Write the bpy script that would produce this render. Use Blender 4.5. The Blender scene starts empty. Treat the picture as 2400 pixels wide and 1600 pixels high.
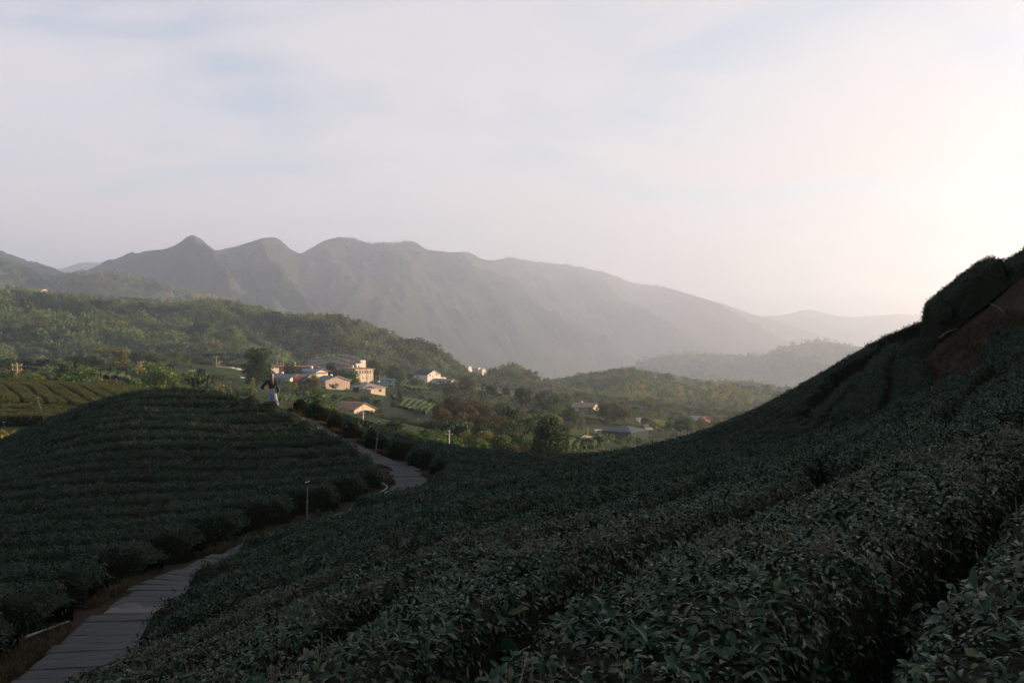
import bpy, bmesh, math, random
import numpy as np
from mathutils import Vector, Matrix

# ------------------------------------------------------------------ camera, sky, sun, exposure
scene = bpy.context.scene
col = scene.collection
F = 2355.0                                   # focal length in photograph pixels (2400 wide)
cam_data = bpy.data.cameras.new('camera')
cam_data.sensor_width = 36.0
cam_data.lens = 36.0 * F / 2400.0
cam_data.clip_start = 0.1
cam_data.clip_end = 60000.0
cam = bpy.data.objects.new('camera', cam_data)
col.objects.link(cam)
cam.location = (0, 0, 0)
cam.rotation_euler = (math.radians(90), 0, 0)
scene.camera = cam

SUN_AZ, SUN_EL = 80.0, 11.0                   # degrees to the right of the view, degrees up
sa, se = math.radians(SUN_AZ), math.radians(SUN_EL)
SUN_DIR = Vector((math.sin(sa) * math.cos(se), math.cos(sa) * math.cos(se), math.sin(se)))
sd = bpy.data.lights.new('sun', 'SUN')
sd.energy = 5.0
sd.angle = math.radians(0.53)
sd.color = (1.0, 0.65, 0.36)
sun = bpy.data.objects.new('sun', sd)
col.objects.link(sun)
sun.rotation_euler = SUN_DIR.to_track_quat('Z', 'Y').to_euler()

world = bpy.data.worlds.new('World')
scene.world = world
world.use_nodes = True
wt = world.node_tree
wt.nodes.clear()
SKY_STRENGTH = 0.06

def wn(t, **kw):
    n = wt.nodes.new(t)
    for k, v in kw.items():
        setattr(n, k, v)
    return n

def wmath(op, a, b=None, c=None, clamp=False):
    n = wn('ShaderNodeMath', operation=op, use_clamp=clamp)
    for i, v in enumerate((a, b, c)):
        if v is None:
            continue
        if isinstance(v, (int, float)):
            n.inputs[i].default_value = v
        else:
            wt.links.new(v, n.inputs[i])
    return n.outputs[0]

sky = wn('ShaderNodeTexSky', sky_type='NISHITA', sun_disc=False)
sky.sun_elevation = se
sky.sun_rotation = sa
sky.altitude = 900
sky.air_density = 1.0
sky.dust_density = 0.4
sky.ozone_density = 1.2
tc = wn('ShaderNodeTexCoord')
sep = wn('ShaderNodeSeparateXYZ')
wt.links.new(tc.outputs['Generated'], sep.inputs[0])
up = wmath('MAXIMUM', sep.outputs[2], 0.0)
den = wmath('ADD', up, 0.10)
u = wmath('DIVIDE', sep.outputs[0], den)
v = wmath('DIVIDE', sep.outputs[1], den)
com = wn('ShaderNodeCombineXYZ')
wt.links.new(u, com.inputs[0])
wt.links.new(v, com.inputs[1])
mp = wn('ShaderNodeMapping')
mp.inputs['Location'].default_value = (0.4, 6.6, 0)
mp.inputs['Rotation'].default_value = (0, 0, math.radians(6))
mp.inputs['Scale'].default_value = (0.7, 1.0, 1)
wt.links.new(com.outputs[0], mp.inputs[0])
nz = wn('ShaderNodeTexNoise')
nz.inputs['Scale'].default_value = 1.15
nz.inputs['Detail'].default_value = 6.0
nz.inputs['Roughness'].default_value = 0.52
nz.inputs['Distortion'].default_value = 0.7
wt.links.new(mp.outputs[0], nz.inputs['Vector'])
nz2 = wn('ShaderNodeTexNoise')
nz2.inputs['Scale'].default_value = 3.2
nz2.inputs['Detail'].default_value = 5.0
nz2.inputs['Roughness'].default_value = 0.55
nz2.inputs['Distortion'].default_value = 0.4
wt.links.new(mp.outputs[0], nz2.inputs['Vector'])
nsum = wmath('ADD', wmath('MULTIPLY', nz.outputs['Fac'], 0.78), wmath('MULTIPLY', nz2.outputs['Fac'], 0.22))
mr = wn('ShaderNodeMapRange', interpolation_type='SMOOTHSTEP')
wt.links.new(nsum, mr.inputs['Value'])
mr.inputs['From Min'].default_value = 0.33
mr.inputs['From Max'].default_value = 0.63
mr.inputs['To Min'].default_value = 0.20
mr.inputs['To Max'].default_value = 0.85
# a thin layer looks denser towards the horizon: opacity = 1 - exp(-tau / sin(elevation))
slant = wmath('DIVIDE', mr.outputs[0], wmath('ADD', up, 0.07))
opac = wmath('SUBTRACT', 1.0, wmath('POWER', 2.718, wmath('MULTIPLY', slant, -0.75)))
# cloud colour: slightly dimmer and warmer towards the sun
dot = wn('ShaderNodeVectorMath', operation='DOT_PRODUCT')
wt.links.new(tc.outputs['Generated'], dot.inputs[0])
dot.inputs[1].default_value = SUN_DIR
fw = wmath('POWER', wmath('MULTIPLY', wmath('ADD', dot.outputs['Value'], 1.0), 0.5), 2.5)
cl = wn('ShaderNodeMix', data_type='RGBA')
cl.inputs['A'].default_value = (4.2, 3.85, 3.95, 1)
cl.inputs['B'].default_value = (3.9, 3.6, 3.35, 1)
wt.links.new(fw, cl.inputs['Factor'])
mix = wn('ShaderNodeMix', data_type='RGBA')
wt.links.new(opac, mix.inputs['Factor'])
wt.links.new(sky.outputs[0], mix.inputs['A'])
wt.links.new(cl.outputs['Result'], mix.inputs['B'])
bg = wn('ShaderNodeBackground')
bg.inputs['Strength'].default_value = SKY_STRENGTH
wt.links.new(mix.outputs['Result'], bg.inputs['Color'])
wo = wn('ShaderNodeOutputWorld')
wt.links.new(bg.outputs[0], wo.inputs['Surface'])

vs = scene.view_settings
vs.view_transform = 'Standard'
vs.look = 'None'
vs.exposure = 1.88
vs.gamma = 1.0
vs.use_curve_mapping = False
cy = scene.cycles
cy.max_bounces = 5
cy.diffuse_bounces = 2
cy.glossy_bounces = 2
cy.transmission_bounces = 2
cy.volume_bounces = 1
cy.transparent_max_bounces = 4
cy.use_denoising = True
cy.caustics_reflective = False
cy.caustics_refractive = False

# ------------------------------------------------------------------ helpers
rng = np.random.default_rng(7)
random.seed(7)

def at(px, py, Y):
    return ((px - 1200.0) / F * Y, Y, -(py - 800.0) / F * Y)

class TPS:
    def __init__(self, pts, vals, lam=0.0, s=1.0):
        self.s = s
        self.p = np.asarray(pts, float) / s
        n = len(self.p)
        K = self._k(self.p)
        K[np.arange(n), np.arange(n)] += lam
        P = np.c_[np.ones(n), self.p]
        A = np.zeros((n + 3, n + 3))
        A[:n, :n] = K; A[:n, n:] = P; A[n:, :n] = P.T
        b = np.zeros(n + 3); b[:n] = vals
        self.w = np.linalg.lstsq(A, b, rcond=None)[0]
    def _k(self, q):
        d2 = ((q[:, None, :] - self.p[None]) ** 2).sum(-1)
        return 0.5 * d2 * np.log(d2 + 1e-12)
    def __call__(self, x, y):
        x, y = np.broadcast_arrays(np.asarray(x, float), np.asarray(y, float))
        q = np.c_[x.ravel(), y.ravel()] / self.s
        out = np.empty(len(q))
        for i in range(0, len(q), 8000):
            c = q[i:i + 8000]
            out[i:i + 8000] = self._k(c) @ self.w[:-3] + self.w[-3] + c @ self.w[-2:]
        return out.reshape(x.shape)

def _hash(i, j, seed):
    h = (i.astype(np.int64) * 374761393 + j.astype(np.int64) * 668265263 + seed * 974711) & 0x7fffffff
    h = ((h ^ (h >> 13)) * 1274126177) & 0x7fffffff
    return ((h ^ (h >> 16)) & 0xffff) / 65535.0

def vnoise(x, y, seed=0):
    x = np.asarray(x, float); y = np.asarray(y, float)
    i = np.floor(x); j = np.floor(y)
    fx = x - i; fy = y - j
    fx = fx * fx * fx * (fx * (fx * 6 - 15) + 10); fy = fy * fy * fy * (fy * (fy * 6 - 15) + 10)
    a = _hash(i, j, seed); b = _hash(i + 1, j, seed); c = _hash(i, j + 1, seed); d = _hash(i + 1, j + 1, seed)
    return (a + (b - a) * fx) * (1 - fy) + (c + (d - c) * fx) * fy      # 0..1

def fbm(x, y, octv=4, seed=0, gain=0.5):
    s = 0; a = 1; t = 0
    for o in range(octv):
        s = s + a * (vnoise(x * 2 ** o + 17.3 * o, y * 2 ** o - 9.1 * o, seed + o) * 2 - 1); t += a; a *= gain
    return s / t

def ridged(x, y, octv=4, seed=0, gain=0.5):
    s = 0; a = 1; t = 0
    for o in range(octv):
        n = 1 - np.abs(vnoise(x * 2 ** o + 5.7 * o, y * 2 ** o + 3.3 * o, seed + o) * 2 - 1)
        s = s + a * n; t += a; a *= gain
    return s / t

def sstep(a, b, x):
    t = np.clip((np.asarray(x, float) - a) / (b - a), 0, 1)
    return t * t * (3 - 2 * t)

def new_mesh(name, v, f, smooth=False):
    me = bpy.data.meshes.new(name)
    v = np.asarray(v, np.float32)
    me.vertices.add(len(v)); me.vertices.foreach_set('co', v.ravel())
    if len(f):
        f = [np.asarray(f)] if not isinstance(f, list) or np.isscalar(f[0][0]) else [np.asarray(q) for q in f]
        f = [q for q in f if len(q)]
        tot = np.concatenate([np.full(len(q), q.shape[1], np.int32) for q in f])
        idx = np.concatenate([q.ravel() for q in f]).astype(np.int32)
        me.loops.add(len(idx)); me.loops.foreach_set('vertex_index', idx)
        me.polygons.add(len(tot))
        st = np.zeros(len(tot), np.int32); st[1:] = np.cumsum(tot)[:-1]
        me.polygons.foreach_set('loop_start', st)
        me.update(calc_edges=True)
        me.polygons.foreach_set('use_smooth', np.full(len(tot), bool(smooth)))
    return me

def tag(o, label=None, cat=None, group=None, kind=None):
    if label: o['label'] = label
    if cat: o['category'] = cat
    if group: o['group'] = group
    if kind: o['kind'] = kind
    return o

def link(name, me, mat=None, parent=None):
    if mat is not None and len(me.materials) == 0:
        me.materials.append(mat)
    o = bpy.data.objects.new(name, me)
    col.objects.link(o)
    if parent is not None:
        o.parent = parent
    return o

def empty(name, loc=(0, 0, 0), rz=0.0):
    o = bpy.data.objects.new(name, None)
    col.objects.link(o)
    o.location = loc; o.rotation_euler = (0, 0, rz)
    return o

def grid_faces(n, m, close=False):
    i = np.arange(n - 1)[:, None] * m; j = np.arange(m - 1)[None]
    a = (i + j).ravel()
    return np.c_[a, a + 1, a + m + 1, a + m]

class MB:
    """collects boxes, tubes and polygons into one mesh"""
    def __init__(self): self.v = []; self.f3 = []; self.f4 = []
    def add(self, v, f):
        b = sum(len(q) for q in self.v); self.v.append(np.asarray(v, float))
        for q in f:
            (self.f4 if len(q) == 4 else self.f3).append([b + k for k in q])
        return self
    def box(self, c, s, rz=0.0, M=None):
        x, y, z = [k / 2 for k in s]
        p = np.array([(-x, -y, -z), (x, -y, -z), (x, y, -z), (-x, y, -z), (-x, -y, z), (x, -y, z), (x, y, z), (-x, y, z)])
        if rz:
            cs, sn = math.cos(rz), math.sin(rz)
            p = p @ np.array([[cs, sn, 0], [-sn, cs, 0], [0, 0, 1]])
        if M is not None: p = p @ np.array(M).T
        return self.add(p + np.array(c), [(0, 3, 2, 1), (4, 5, 6, 7), (0, 1, 5, 4), (1, 2, 6, 5), (2, 3, 7, 6), (3, 0, 4, 7)])
    def tube(self, pts, r, n=6, cap=True):
        pts = np.asarray(pts, float); k = len(pts)
        r = np.broadcast_to(np.asarray(r, float), (k,))
        t = np.gradient(pts, axis=0); t /= np.linalg.norm(t, axis=1)[:, None] + 1e-9
        ref = np.array([0, 0, 1.0]) if abs(t[0, 2]) < 0.8 else np.array([1.0, 0, 0])
        a = np.cross(t, ref); a /= np.linalg.norm(a, axis=1)[:, None] + 1e-9
        b = np.cross(t, a)
        th = np.arange(n) / n * 2 * math.pi
        V = pts[:, None] + r[:, None, None] * (np.cos(th)[None, :, None] * a[:, None] + np.sin(th)[None, :, None] * b[:, None])
        f = []
        for i in range(k - 1):
            for j in range(n):
                f.append((i * n + j, i * n + (j + 1) % n, (i + 1) * n + (j + 1) % n, (i + 1) * n + j))
        V = V.reshape(-1, 3)
        if cap:
            V = np.vstack([V, pts[0], pts[-1]])
            for j in range(n):
                f.append((k * n, (j + 1) % n, j)); f.append((k * n + 1, (k - 1) * n + j, (k - 1) * n + (j + 1) % n))
        return self.add(V, f)
    def build(self, name, mat, parent=None, smooth=False):
        fs = []
        if self.f4: fs.append(np.array(self.f4))
        if self.f3: fs.append(np.array(self.f3))
        return link(name, new_mesh(name, np.vstack(self.v), fs, smooth), mat, parent)

# ------------------------------------------------------------------ materials
def mat(name):
    m = bpy.data.materials.new(name); m.use_nodes = True
    return m, m.node_tree, m.node_tree.nodes['Principled BSDF']

def nn(nt, t, **kw):
    n = nt.nodes.new(t)
    for k, v in kw.items():
        if k.startswith('i_'):
            n.inputs[k[2:].replace('_', ' ')].default_value = v
        else:
            setattr(n, k, v)
    return n

def ramp(nt, fac, stops):
    r = nt.nodes.new('ShaderNodeValToRGB')
    e = r.color_ramp.elements
    while len(e) < len(stops): e.new(0.5)
    for q, (p, c) in zip(e, stops):
        q.position = p; q.color = (*c, 1)
    nt.links.new(fac, r.inputs[0])
    return r.outputs[0]

def noisy(name, stops, scale=1.0, rough=0.9, detail=5, bump=0.0, bscale=None, spec=0.2, stretch=None):
    m, nt, b = mat(name)
    tcn = nn(nt, 'ShaderNodeTexCoord'); src = tcn.outputs['Object']
    if stretch:
        mpn = nn(nt, 'ShaderNodeMapping'); mpn.inputs['Scale'].default_value = stretch
        nt.links.new(src, mpn.inputs[0]); src = mpn.outputs[0]
    n = nn(nt, 'ShaderNodeTexNoise', i_Scale=scale, i_Detail=detail, i_Roughness=0.6)
    nt.links.new(src, n.inputs['Vector'])
    nt.links.new(ramp(nt, n.outputs['Fac'], stops), b.inputs['Base Color'])
    b.inputs['Roughness'].default_value = rough
    b.inputs['Specular IOR Level'].default_value = spec
    if bump:
        n2 = nn(nt, 'ShaderNodeTexNoise', i_Scale=bscale or scale * 4, i_Detail=4.0)
        nt.links.new(src, n2.inputs['Vector'])
        bp = nn(nt, 'ShaderNodeBump', i_Strength=bump, i_Distance=0.05)
        nt.links.new(n2.outputs['Fac'], bp.inputs['Height'])
        nt.links.new(bp.outputs[0], b.inputs['Normal'])
    return m

def leafy(name, stops, rough=0.5, spec=0.35, transl=0.25):
    """leaf colour varies from instance to instance and from leaf to leaf"""
    m, nt, b = mat(name)
    oi = nn(nt, 'ShaderNodeObjectInfo'); gi = nn(nt, 'ShaderNodeNewGeometry')
    ad = nn(nt, 'ShaderNodeMath', operation='MULTIPLY_ADD')
    nt.links.new(gi.outputs['Random Per Island'], ad.inputs[0])
    hf = nn(nt, 'ShaderNodeMath', operation='MULTIPLY'); hf.inputs[1].default_value = 0.5
    nt.links.new(oi.outputs['Random'], hf.inputs[0]); nt.links.new(hf.outputs[0], ad.inputs[2])
    ad.inputs[1].default_value = 0.5
    c = ramp(nt, ad.outputs[0], stops)
    nt.links.new(c, b.inputs['Base Color'])
    b.inputs['Roughness'].default_value = rough
    b.inputs['Specular IOR Level'].default_value = spec
    if transl:
        tr = nn(nt, 'ShaderNodeBsdfTranslucent'); nt.links.new(c, tr.inputs['Color'])
        mx = nn(nt, 'ShaderNodeMixShader'); mx.inputs[0].default_value = transl
        nt.links.new(b.outputs[0], mx.inputs[1]); nt.links.new(tr.outputs[0], mx.inputs[2])
        nt.links.new(mx.outputs[0], nt.nodes['Material Output'].inputs['Surface'])
    return m

def plain(name, c, rough=0.7, spec=0.3, var=0.12, scale=3.0, metallic=0.0):
    d = lambda k: tuple(max(0, q * k) for q in c)
    m = noisy(name, [(0.25, d(1 - var)), (0.75, d(1 + var))], scale, rough, spec=spec)
    m.node_tree.nodes['Principled BSDF'].inputs['Metallic'].default_value = metallic
    return m

M = {}
M['tea'] = leafy('tea_leaf', [(0.0, (0.0035, 0.015, 0.008)), (0.45, (0.007, 0.025, 0.0125)), (0.76, (0.013, 0.036, 0.018)), (0.90, (0.050, 0.070, 0.034))], 0.42, 0.12, 0.10)
M['tea_core'] = noisy('tea_branches_shaded', [(0.3, (0.006, 0.007, 0.004)), (0.7, (0.014, 0.015, 0.009))], 9.0, 0.95, bump=0.6, spec=0.05)  # branch colour, darkened to deepen the shade between leaves
M['twig'] = leafy('cut_twig', [(0, (0.045, 0.034, 0.022)), (1, (0.12, 0.098, 0.066))], 0.8, 0.2, 0)
M['soil'] = noisy('hill_soil', [(0.25, (0.012, 0.009, 0.006)), (0.6, (0.024, 0.017, 0.010)), (0.8, (0.042, 0.029, 0.018))], 1.3, 0.95, detail=8, bump=0.8, bscale=7, spec=0.1)
M['valley'] = noisy('valley_grass', [(0.3, (0.008, 0.017, 0.006)), (0.55, (0.013, 0.025, 0.009)), (0.75, (0.028, 0.029, 0.013))], 0.05, 0.95, detail=9, spec=0.1)
# ------------------------------------------------------------------ the tea hillside near the camera
HH = 0.62                                       # height of a tea hedge
PATH_PX = [(120, 1690, 10), (175, 1600, 11.5), (390, 1392, 16), (510, 1340, 17.8), (650, 1272, 20.5), (810, 1222, 23), (945, 1165, 26.5),
           (955, 1115, 30), (860, 1065, 34), (742, 1005, 38.5), (660, 966, 41.3), (600, 955, 44), (540, 975, 49)]
PATH3 = np.array([at(*p) for p in PATH_PX])
_c = []
for p in PATH3: _c.append((p[0], p[1], p[2] + HH))
for p in [
    # rounded mound on the left
    (300, 1360, 14.6), (300, 1280, 17.8), (300, 1230, 20.5), (300, 1170, 24), (300, 1105, 28), (300, 1045, 32), (300, 993, 36), (300, 951, 40), (300, 925, 44),
    (0, 1380, 14), (0, 1290, 18), (0, 1190, 24), (0, 1110, 31), (0, 1066, 38), (0, 1038, 44), (150, 968, 44),
    (480, 1130, 27), (480, 1040, 33), (480, 962, 40), (480, 921, 44), (600, 1100, 29), (600, 1000, 37), (598, 945, 42.5), (700, 1158, 23), (800, 1090, 29),
    # slope on the right, near
    (1200, 1560, 2.8), (1200, 1400, 4.2), (1200, 1300, 6.3), (1200, 1220, 10), (1200, 1150, 16), (1200, 1110, 22), (1200, 1085, 30), (1200, 1070, 40),
    (330, 1590, 7.5), (450, 1400, 11.5), (600, 1310, 15), (850, 1200, 20), (1000, 1150, 23.5), (985, 1085, 29), (900, 1030, 37), (880, 1008, 43), (800, 988, 44), (720, 968, 44),
    (800, 1580, 3.6), (600, 1580, 4.8), (600, 1450, 7), (900, 1400, 6), (1020, 1040, 43), (1100, 1055, 42),
    # saddle and the spur
    (1400, 1068, 41), (1530, 1052, 42), (1630, 1020, 42), (1735, 985, 42), (1890, 900, 41), (2050, 800, 39), (2210, 742, 36),
    (1400, 1110, 26), (1400, 1160, 17), (1400, 1220, 10.5), (1400, 1348, 5), (1600, 1100, 21), (1600, 1060, 30), (1600, 1170, 11.5), (1616, 1247, 6.6),
    (1800, 1050, 22), (1800, 1000, 33), (1800, 1120, 11.5), (1774, 1193, 7.5), (2000, 1000, 22), (2000, 960, 29), (1990, 1090, 10.5),
    (2200, 940, 22), (2200, 1010, 12.5), (2200, 900, 27), (2400, 880, 19), (2400, 970, 11), (2400, 1130, 6), (2180, 1310, 4), (2400, 1560, 2.5), (2400, 1350, 3.4),
    (2100, 800, 35), (2160, 770, 35.5), (2250, 862, 26), (2300, 735, 28.5), (2250, 672, 31), (2330, 640, 30), (2400, 600, 28), (2400, 770, 22.5),
]: _c.append(at(*p))
_c += [(-18.3, 48, -2.7), (-18.5, 54, -5.2), (-24, 50, -6), (-14, 50, -3.3), (-14, 56, -6.5), (0.5, 48, -6.3), (0.5, 56, -10), (-6, 50, -6), (-10, 50, -5.2), (-7, 58, -10),
       (6, 50, -7.5), (12, 52, -6.5), (16, 48, -3), (20, 46, -0.6), (14, 60, -12), (24, 56, -7), (-35, 55, -9), (-40, 30, -6.5), (-30, 12, -4.6), (-15, 10, -3.5), (-16, 0, -3.6), (-8, 3, -3.2),
       (20, 34, 4.4), (20, 22, 4.2), (20, 10, 3.4), (12, 8, 1.2), (8, 3, 0.6), (4, 0, -0.1), (20, 0, 3.6), (0, 0, -0.85), (0, -6, -0.7), (-6, -6, -2.8), (30, 24, 7.2), (30, 10, 6.6),
       (28, 40, 4.6), (36, 48, 2), (44, 30, 7.5), (44, 10, 7), (44, 46, 1.5), (56, 28, 4), (56, 6, 4), (30, -8, 6), (12, -10, 1.8), (48, 64, -9), (66, 30, -2), (66, -10, 0), (30, 70, -15)]
_c = np.array(_c)
S0 = TPS(_c[:, :2], _c[:, 2], lam=0.02, s=10.0)       # top of the tea canopy

def catmull(P, n):
    P = np.asarray(P, float)
    Q = np.vstack([2 * P[0] - P[1], P, 2 * P[-1] - P[-2]])
    out = []
    for i in range(1, len(Q) - 2):
        t = np.linspace(0, 1, n, endpoint=False)[:, None]
        a, b, c, d = Q[i - 1:i + 3]
        out.append(0.5 * (2 * b + (c - a) * t + (2 * a - 5 * b + 4 * c - d) * t ** 2 + (3 * b - a - 3 * c + d) * t ** 3))
    return np.vstack(out + [P[-1:]])

PATH = catmull(PATH3, 24)                              # dense centre line
PATH_W = 0.72                                          # half width

def path_near(x, y):
    x = np.asarray(x, float); y = np.asarray(y, float)
    sh = x.shape; q = np.c_[x.ravel(), y.ravel()]
    D = np.empty(len(q)); Z = np.empty(len(q)); Sd = np.empty(len(q))
    T = np.gradient(PATH[:, :2], axis=0)
    for i in range(0, len(q), 6000):
        d = q[i:i + 6000, None] - PATH[None, :, :2]
        d2 = (d ** 2).sum(-1); k = d2.argmin(1); r = np.arange(len(k))
        D[i:i + 6000] = np.sqrt(d2[r, k]); Z[i:i + 6000] = PATH[k, 2]
        Sd[i:i + 6000] = T[k, 0] * d[r, k, 1] - T[k, 1] * d[r, k, 0]     # > 0: left of the path
    return D.reshape(sh), Z.reshape(sh), Sd.reshape(sh)

def ground_z(x, y):
    g = S0(x, y) - HH
    d, z, _ = path_near(x, y)
    w = 1 - sstep(0.75, 1.7, d)
    return g * (1 - w) + (z - 0.04) * w

gx = np.concatenate([np.arange(-62, -24, 1.2), np.arange(-24, 24, 0.4), np.arange(24, 68, 1.2)])
gy = np.concatenate([np.arange(-16, 0, 1.2), np.arange(0, 52, 0.4), np.arange(52, 78, 1.2)])
GX, GY = np.meshgrid(gx, gy, indexing='ij')
GZ = ground_z(GX, GY) + fbm(GX * 1.3, GY * 1.3, 3, 3) * 0.05
GZ = GZ - sstep(60, 78, GY) * 14 - sstep(-44, -62, GX) * 14 - sstep(58, 68, GX) * 14
hill = link('hillside_ground', new_mesh('hillside_ground', np.c_[GX.ravel(), GY.ravel(), GZ.ravel()], grid_faces(*GX.shape)[:, ::-1], True), M['soil'])
tag(hill, kind='structure')

# ---- leaf sprigs that the hedges carry (instanced on the points of each hedge's foliage)
def leaf_part(base, direc, L, W, droop, roll, seg):
    d = np.array(direc, float); d /= np.linalg.norm(d)
    side = np.cross(d, (0, 0, 1.0)); side /= np.linalg.norm(side) + 1e-9
    nrm = np.cross(side, d)
    side, nrm = side * math.cos(roll) + nrm * math.sin(roll), nrm * math.cos(roll) - side * math.sin(roll)
    V = []
    for i in range(seg + 1):
        t = i / seg
        c = np.array(base) + d * L * t + nrm * (-droop * L * t * t)
        w = W * 0.5 * max(0.03, math.sin(math.pi * min(1, t * 0.94 + 0.05)) ** 0.8)
        V += [c - side * w + nrm * w * 0.35, c, c + side * w + nrm * w * 0.35]
    f = []
    for i in range(seg):
        a = i * 3
        f += [(a, a + 1, a + 4, a + 3), (a + 1, a + 2, a + 5, a + 4)]
    return V, f

def sprig(name, r, nleaf, seg, L=0.041, stem=True, spread=0.8):
    mb = MB()
    h = L * 0.9
    for k in range(nleaf):
        a = k * 2.4 + r.uniform(-0.5, 0.5)
        el = r.uniform(0.0, 0.9)
        dz = math.sin(el); dr = math.cos(el)
        l = L * r.uniform(0.65, 1.2)
        zb = h * (k / nleaf - 0.6)
        off = spread * L * 0.5
        mb.add(*leaf_part((math.cos(a) * off * r.uniform(0, 1), math.sin(a) * off * r.uniform(0, 1), zb), (math.cos(a) * dr, math.sin(a) * dr, dz),
                          l, l * r.uniform(0.36, 0.46), r.uniform(0.1, 0.6), r.uniform(-0.5, 0.5), seg))
    me = new_mesh(name, np.vstack(mb.v), [np.array(mb.f4)], True)
    me.materials.append(M['tea'])
    return bpy.data.objects.new(name, me)

def mat_sprig(name, r, n=26, R=0.115, mt='tea'):
    mb = MB()
    for k in range(n):
        a = r.uniform(0, 6.28); q = R * math.sqrt(r.random()); h = r.uniform(-0.03, 0.02)
        b = r.uniform(0, 6.28); el = r.uniform(0.0, 1.15); l = r.uniform(0.026, 0.05)
        mb.add(*leaf_part((math.cos(a) * q, math.sin(a) * q, h), (math.cos(b) * math.cos(el), math.sin(b) * math.cos(el), math.sin(el)), l, l * 0.44, r.uniform(0.1, 0.5), r.uniform(-0.6, 0.6), 2))
    me = new_mesh(name, np.vstack(mb.v), [np.array(mb.f4)], True)
    me.materials.append(M[mt])
    return bpy.data.objects.new(name, me)

def twig_obj(name, r):
    mb = MB()
    for k in range(5):
        x, y = r.uniform(-0.05, 0.05), r.uniform(-0.05, 0.05)
        h = r.uniform(0.005, 0.035)
        mb.tube([(x, y, -0.08), (x + r.uniform(-0.02, 0.02), y + r.uniform(-0.02, 0.02), h)], [0.0022, 0.0014], 4)
    me = new_mesh(name, np.vstack(mb.v), [np.array(mb.f4), np.array(mb.f3)])
    me.materials.append(M['twig'])
    return bpy.data.objects.new(name, me)

def instancer(name, objs):
    ng = bpy.data.node_groups.new(name, 'GeometryNodeTree')
    ng.interface.new_socket('Geometry', in_out='INPUT', socket_type='NodeSocketGeometry')
    ng.interface.new_socket('Geometry', in_out='OUTPUT', socket_type='NodeSocketGeometry')
    N = ng.nodes; Lk = ng.links
    gi = N.new('NodeGroupInput'); go = N.new('NodeGroupOutput')
    iop = N.new('GeometryNodeInstanceOnPoints')
    jn = N.new('GeometryNodeJoinGeometry')
    for o in reversed(objs):
        oi = N.new('GeometryNodeObjectInfo'); oi.inputs['Object'].default_value = o
        g2 = N.new('GeometryNodeGeometryToInstance')
        Lk.new(oi.outputs['Geometry'], g2.inputs[0]); Lk.new(g2.outputs[0], jn.inputs[0])
    def attr(nm, t):
        a = N.new('GeometryNodeInputNamedAttribute'); a.data_type = t; a.inputs['Name'].default_value = nm
        return a.outputs[0]
    Lk.new(gi.outputs[0], iop.inputs['Points']); Lk.new(jn.outputs[0], iop.inputs['Instance'])
    iop.inputs['Pick Instance'].default_value = True
    Lk.new(attr('idx', 'INT'), iop.inputs['Instance Index'])
    Lk.new(attr('rot', 'FLOAT_VECTOR'), iop.inputs['Rotation'])
    Lk.new(attr('sc', 'FLOAT_VECTOR'), iop.inputs['Scale'])
    Lk.new(iop.outputs[0], go.inputs[0])
    return ng

def scatter(name, ng, P, R, Sc, idx, mat_, parent=None):
    me = bpy.data.meshes.new(name)
    me.vertices.add(len(P)); me.vertices.foreach_set('co', np.asarray(P, np.float32).ravel())
    a = me.attributes.new('rot', 'FLOAT_VECTOR', 'POINT'); a.data.foreach_set('vector', np.asarray(R, np.float32).ravel())
    a = me.attributes.new('sc', 'FLOAT_VECTOR', 'POINT'); a.data.foreach_set('vector', np.asarray(Sc, np.float32).ravel())
    a = me.attributes.new('idx', 'INT', 'POINT'); a.data.foreach_set('value', np.asarray(idx, np.int32))
    o = link(name, me, mat_, parent)
    o.modifiers.new('leaves', 'NODES').node_group = ng
    o['kind'] = 'stuff'
    return o

def rot_to(nrm, jitter=0.35, r=rng):
    n = np.asarray(nrm, float) + r.normal(0, jitter, (len(nrm), 3))
    n /= np.linalg.norm(n, axis=1)[:, None] + 1e-9
    ref = r.normal(0, 1, n.shape)
    x = np.cross(ref, n); x /= np.linalg.norm(x, axis=1)[:, None] + 1e-9
    y = np.cross(n, x)
    # columns x, y, n
    r20, r21, r22, r10, r00 = x[:, 2], y[:, 2], n[:, 2], x[:, 1], x[:, 0]
    return np.c_[np.arctan2(r21, r22), np.arcsin(np.clip(-r20, -1, 1)), np.arctan2(r10, r00)]

rr = random.Random(3)
NG_NEAR = instancer('tea_sprigs_near', [sprig('tea_sprig', rr, 6, 4) for _ in range(6)] + [twig_obj('tea_twigs', rr) for _ in range(2)])
NG_FAR = instancer('tea_sprigs_far', [mat_sprig('tea_sprig_small', rr) for _ in range(6)])

M['tea_lit'] = leafy('tea_leaf_sunlit', [(0, (0.03, 0.042, 0.012)), (0.6, (0.055, 0.068, 0.02)), (1, (0.09, 0.10, 0.034))], 0.5, 0.2, 0.25)  # brighter copy of the tea leaf; sunlight is put into the colour
NG_FIELD = instancer('tea_sprigs_field', [mat_sprig('tea_sprig_field', rr, 18, 0.11, 'tea_lit') for _ in range(4)])

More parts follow.
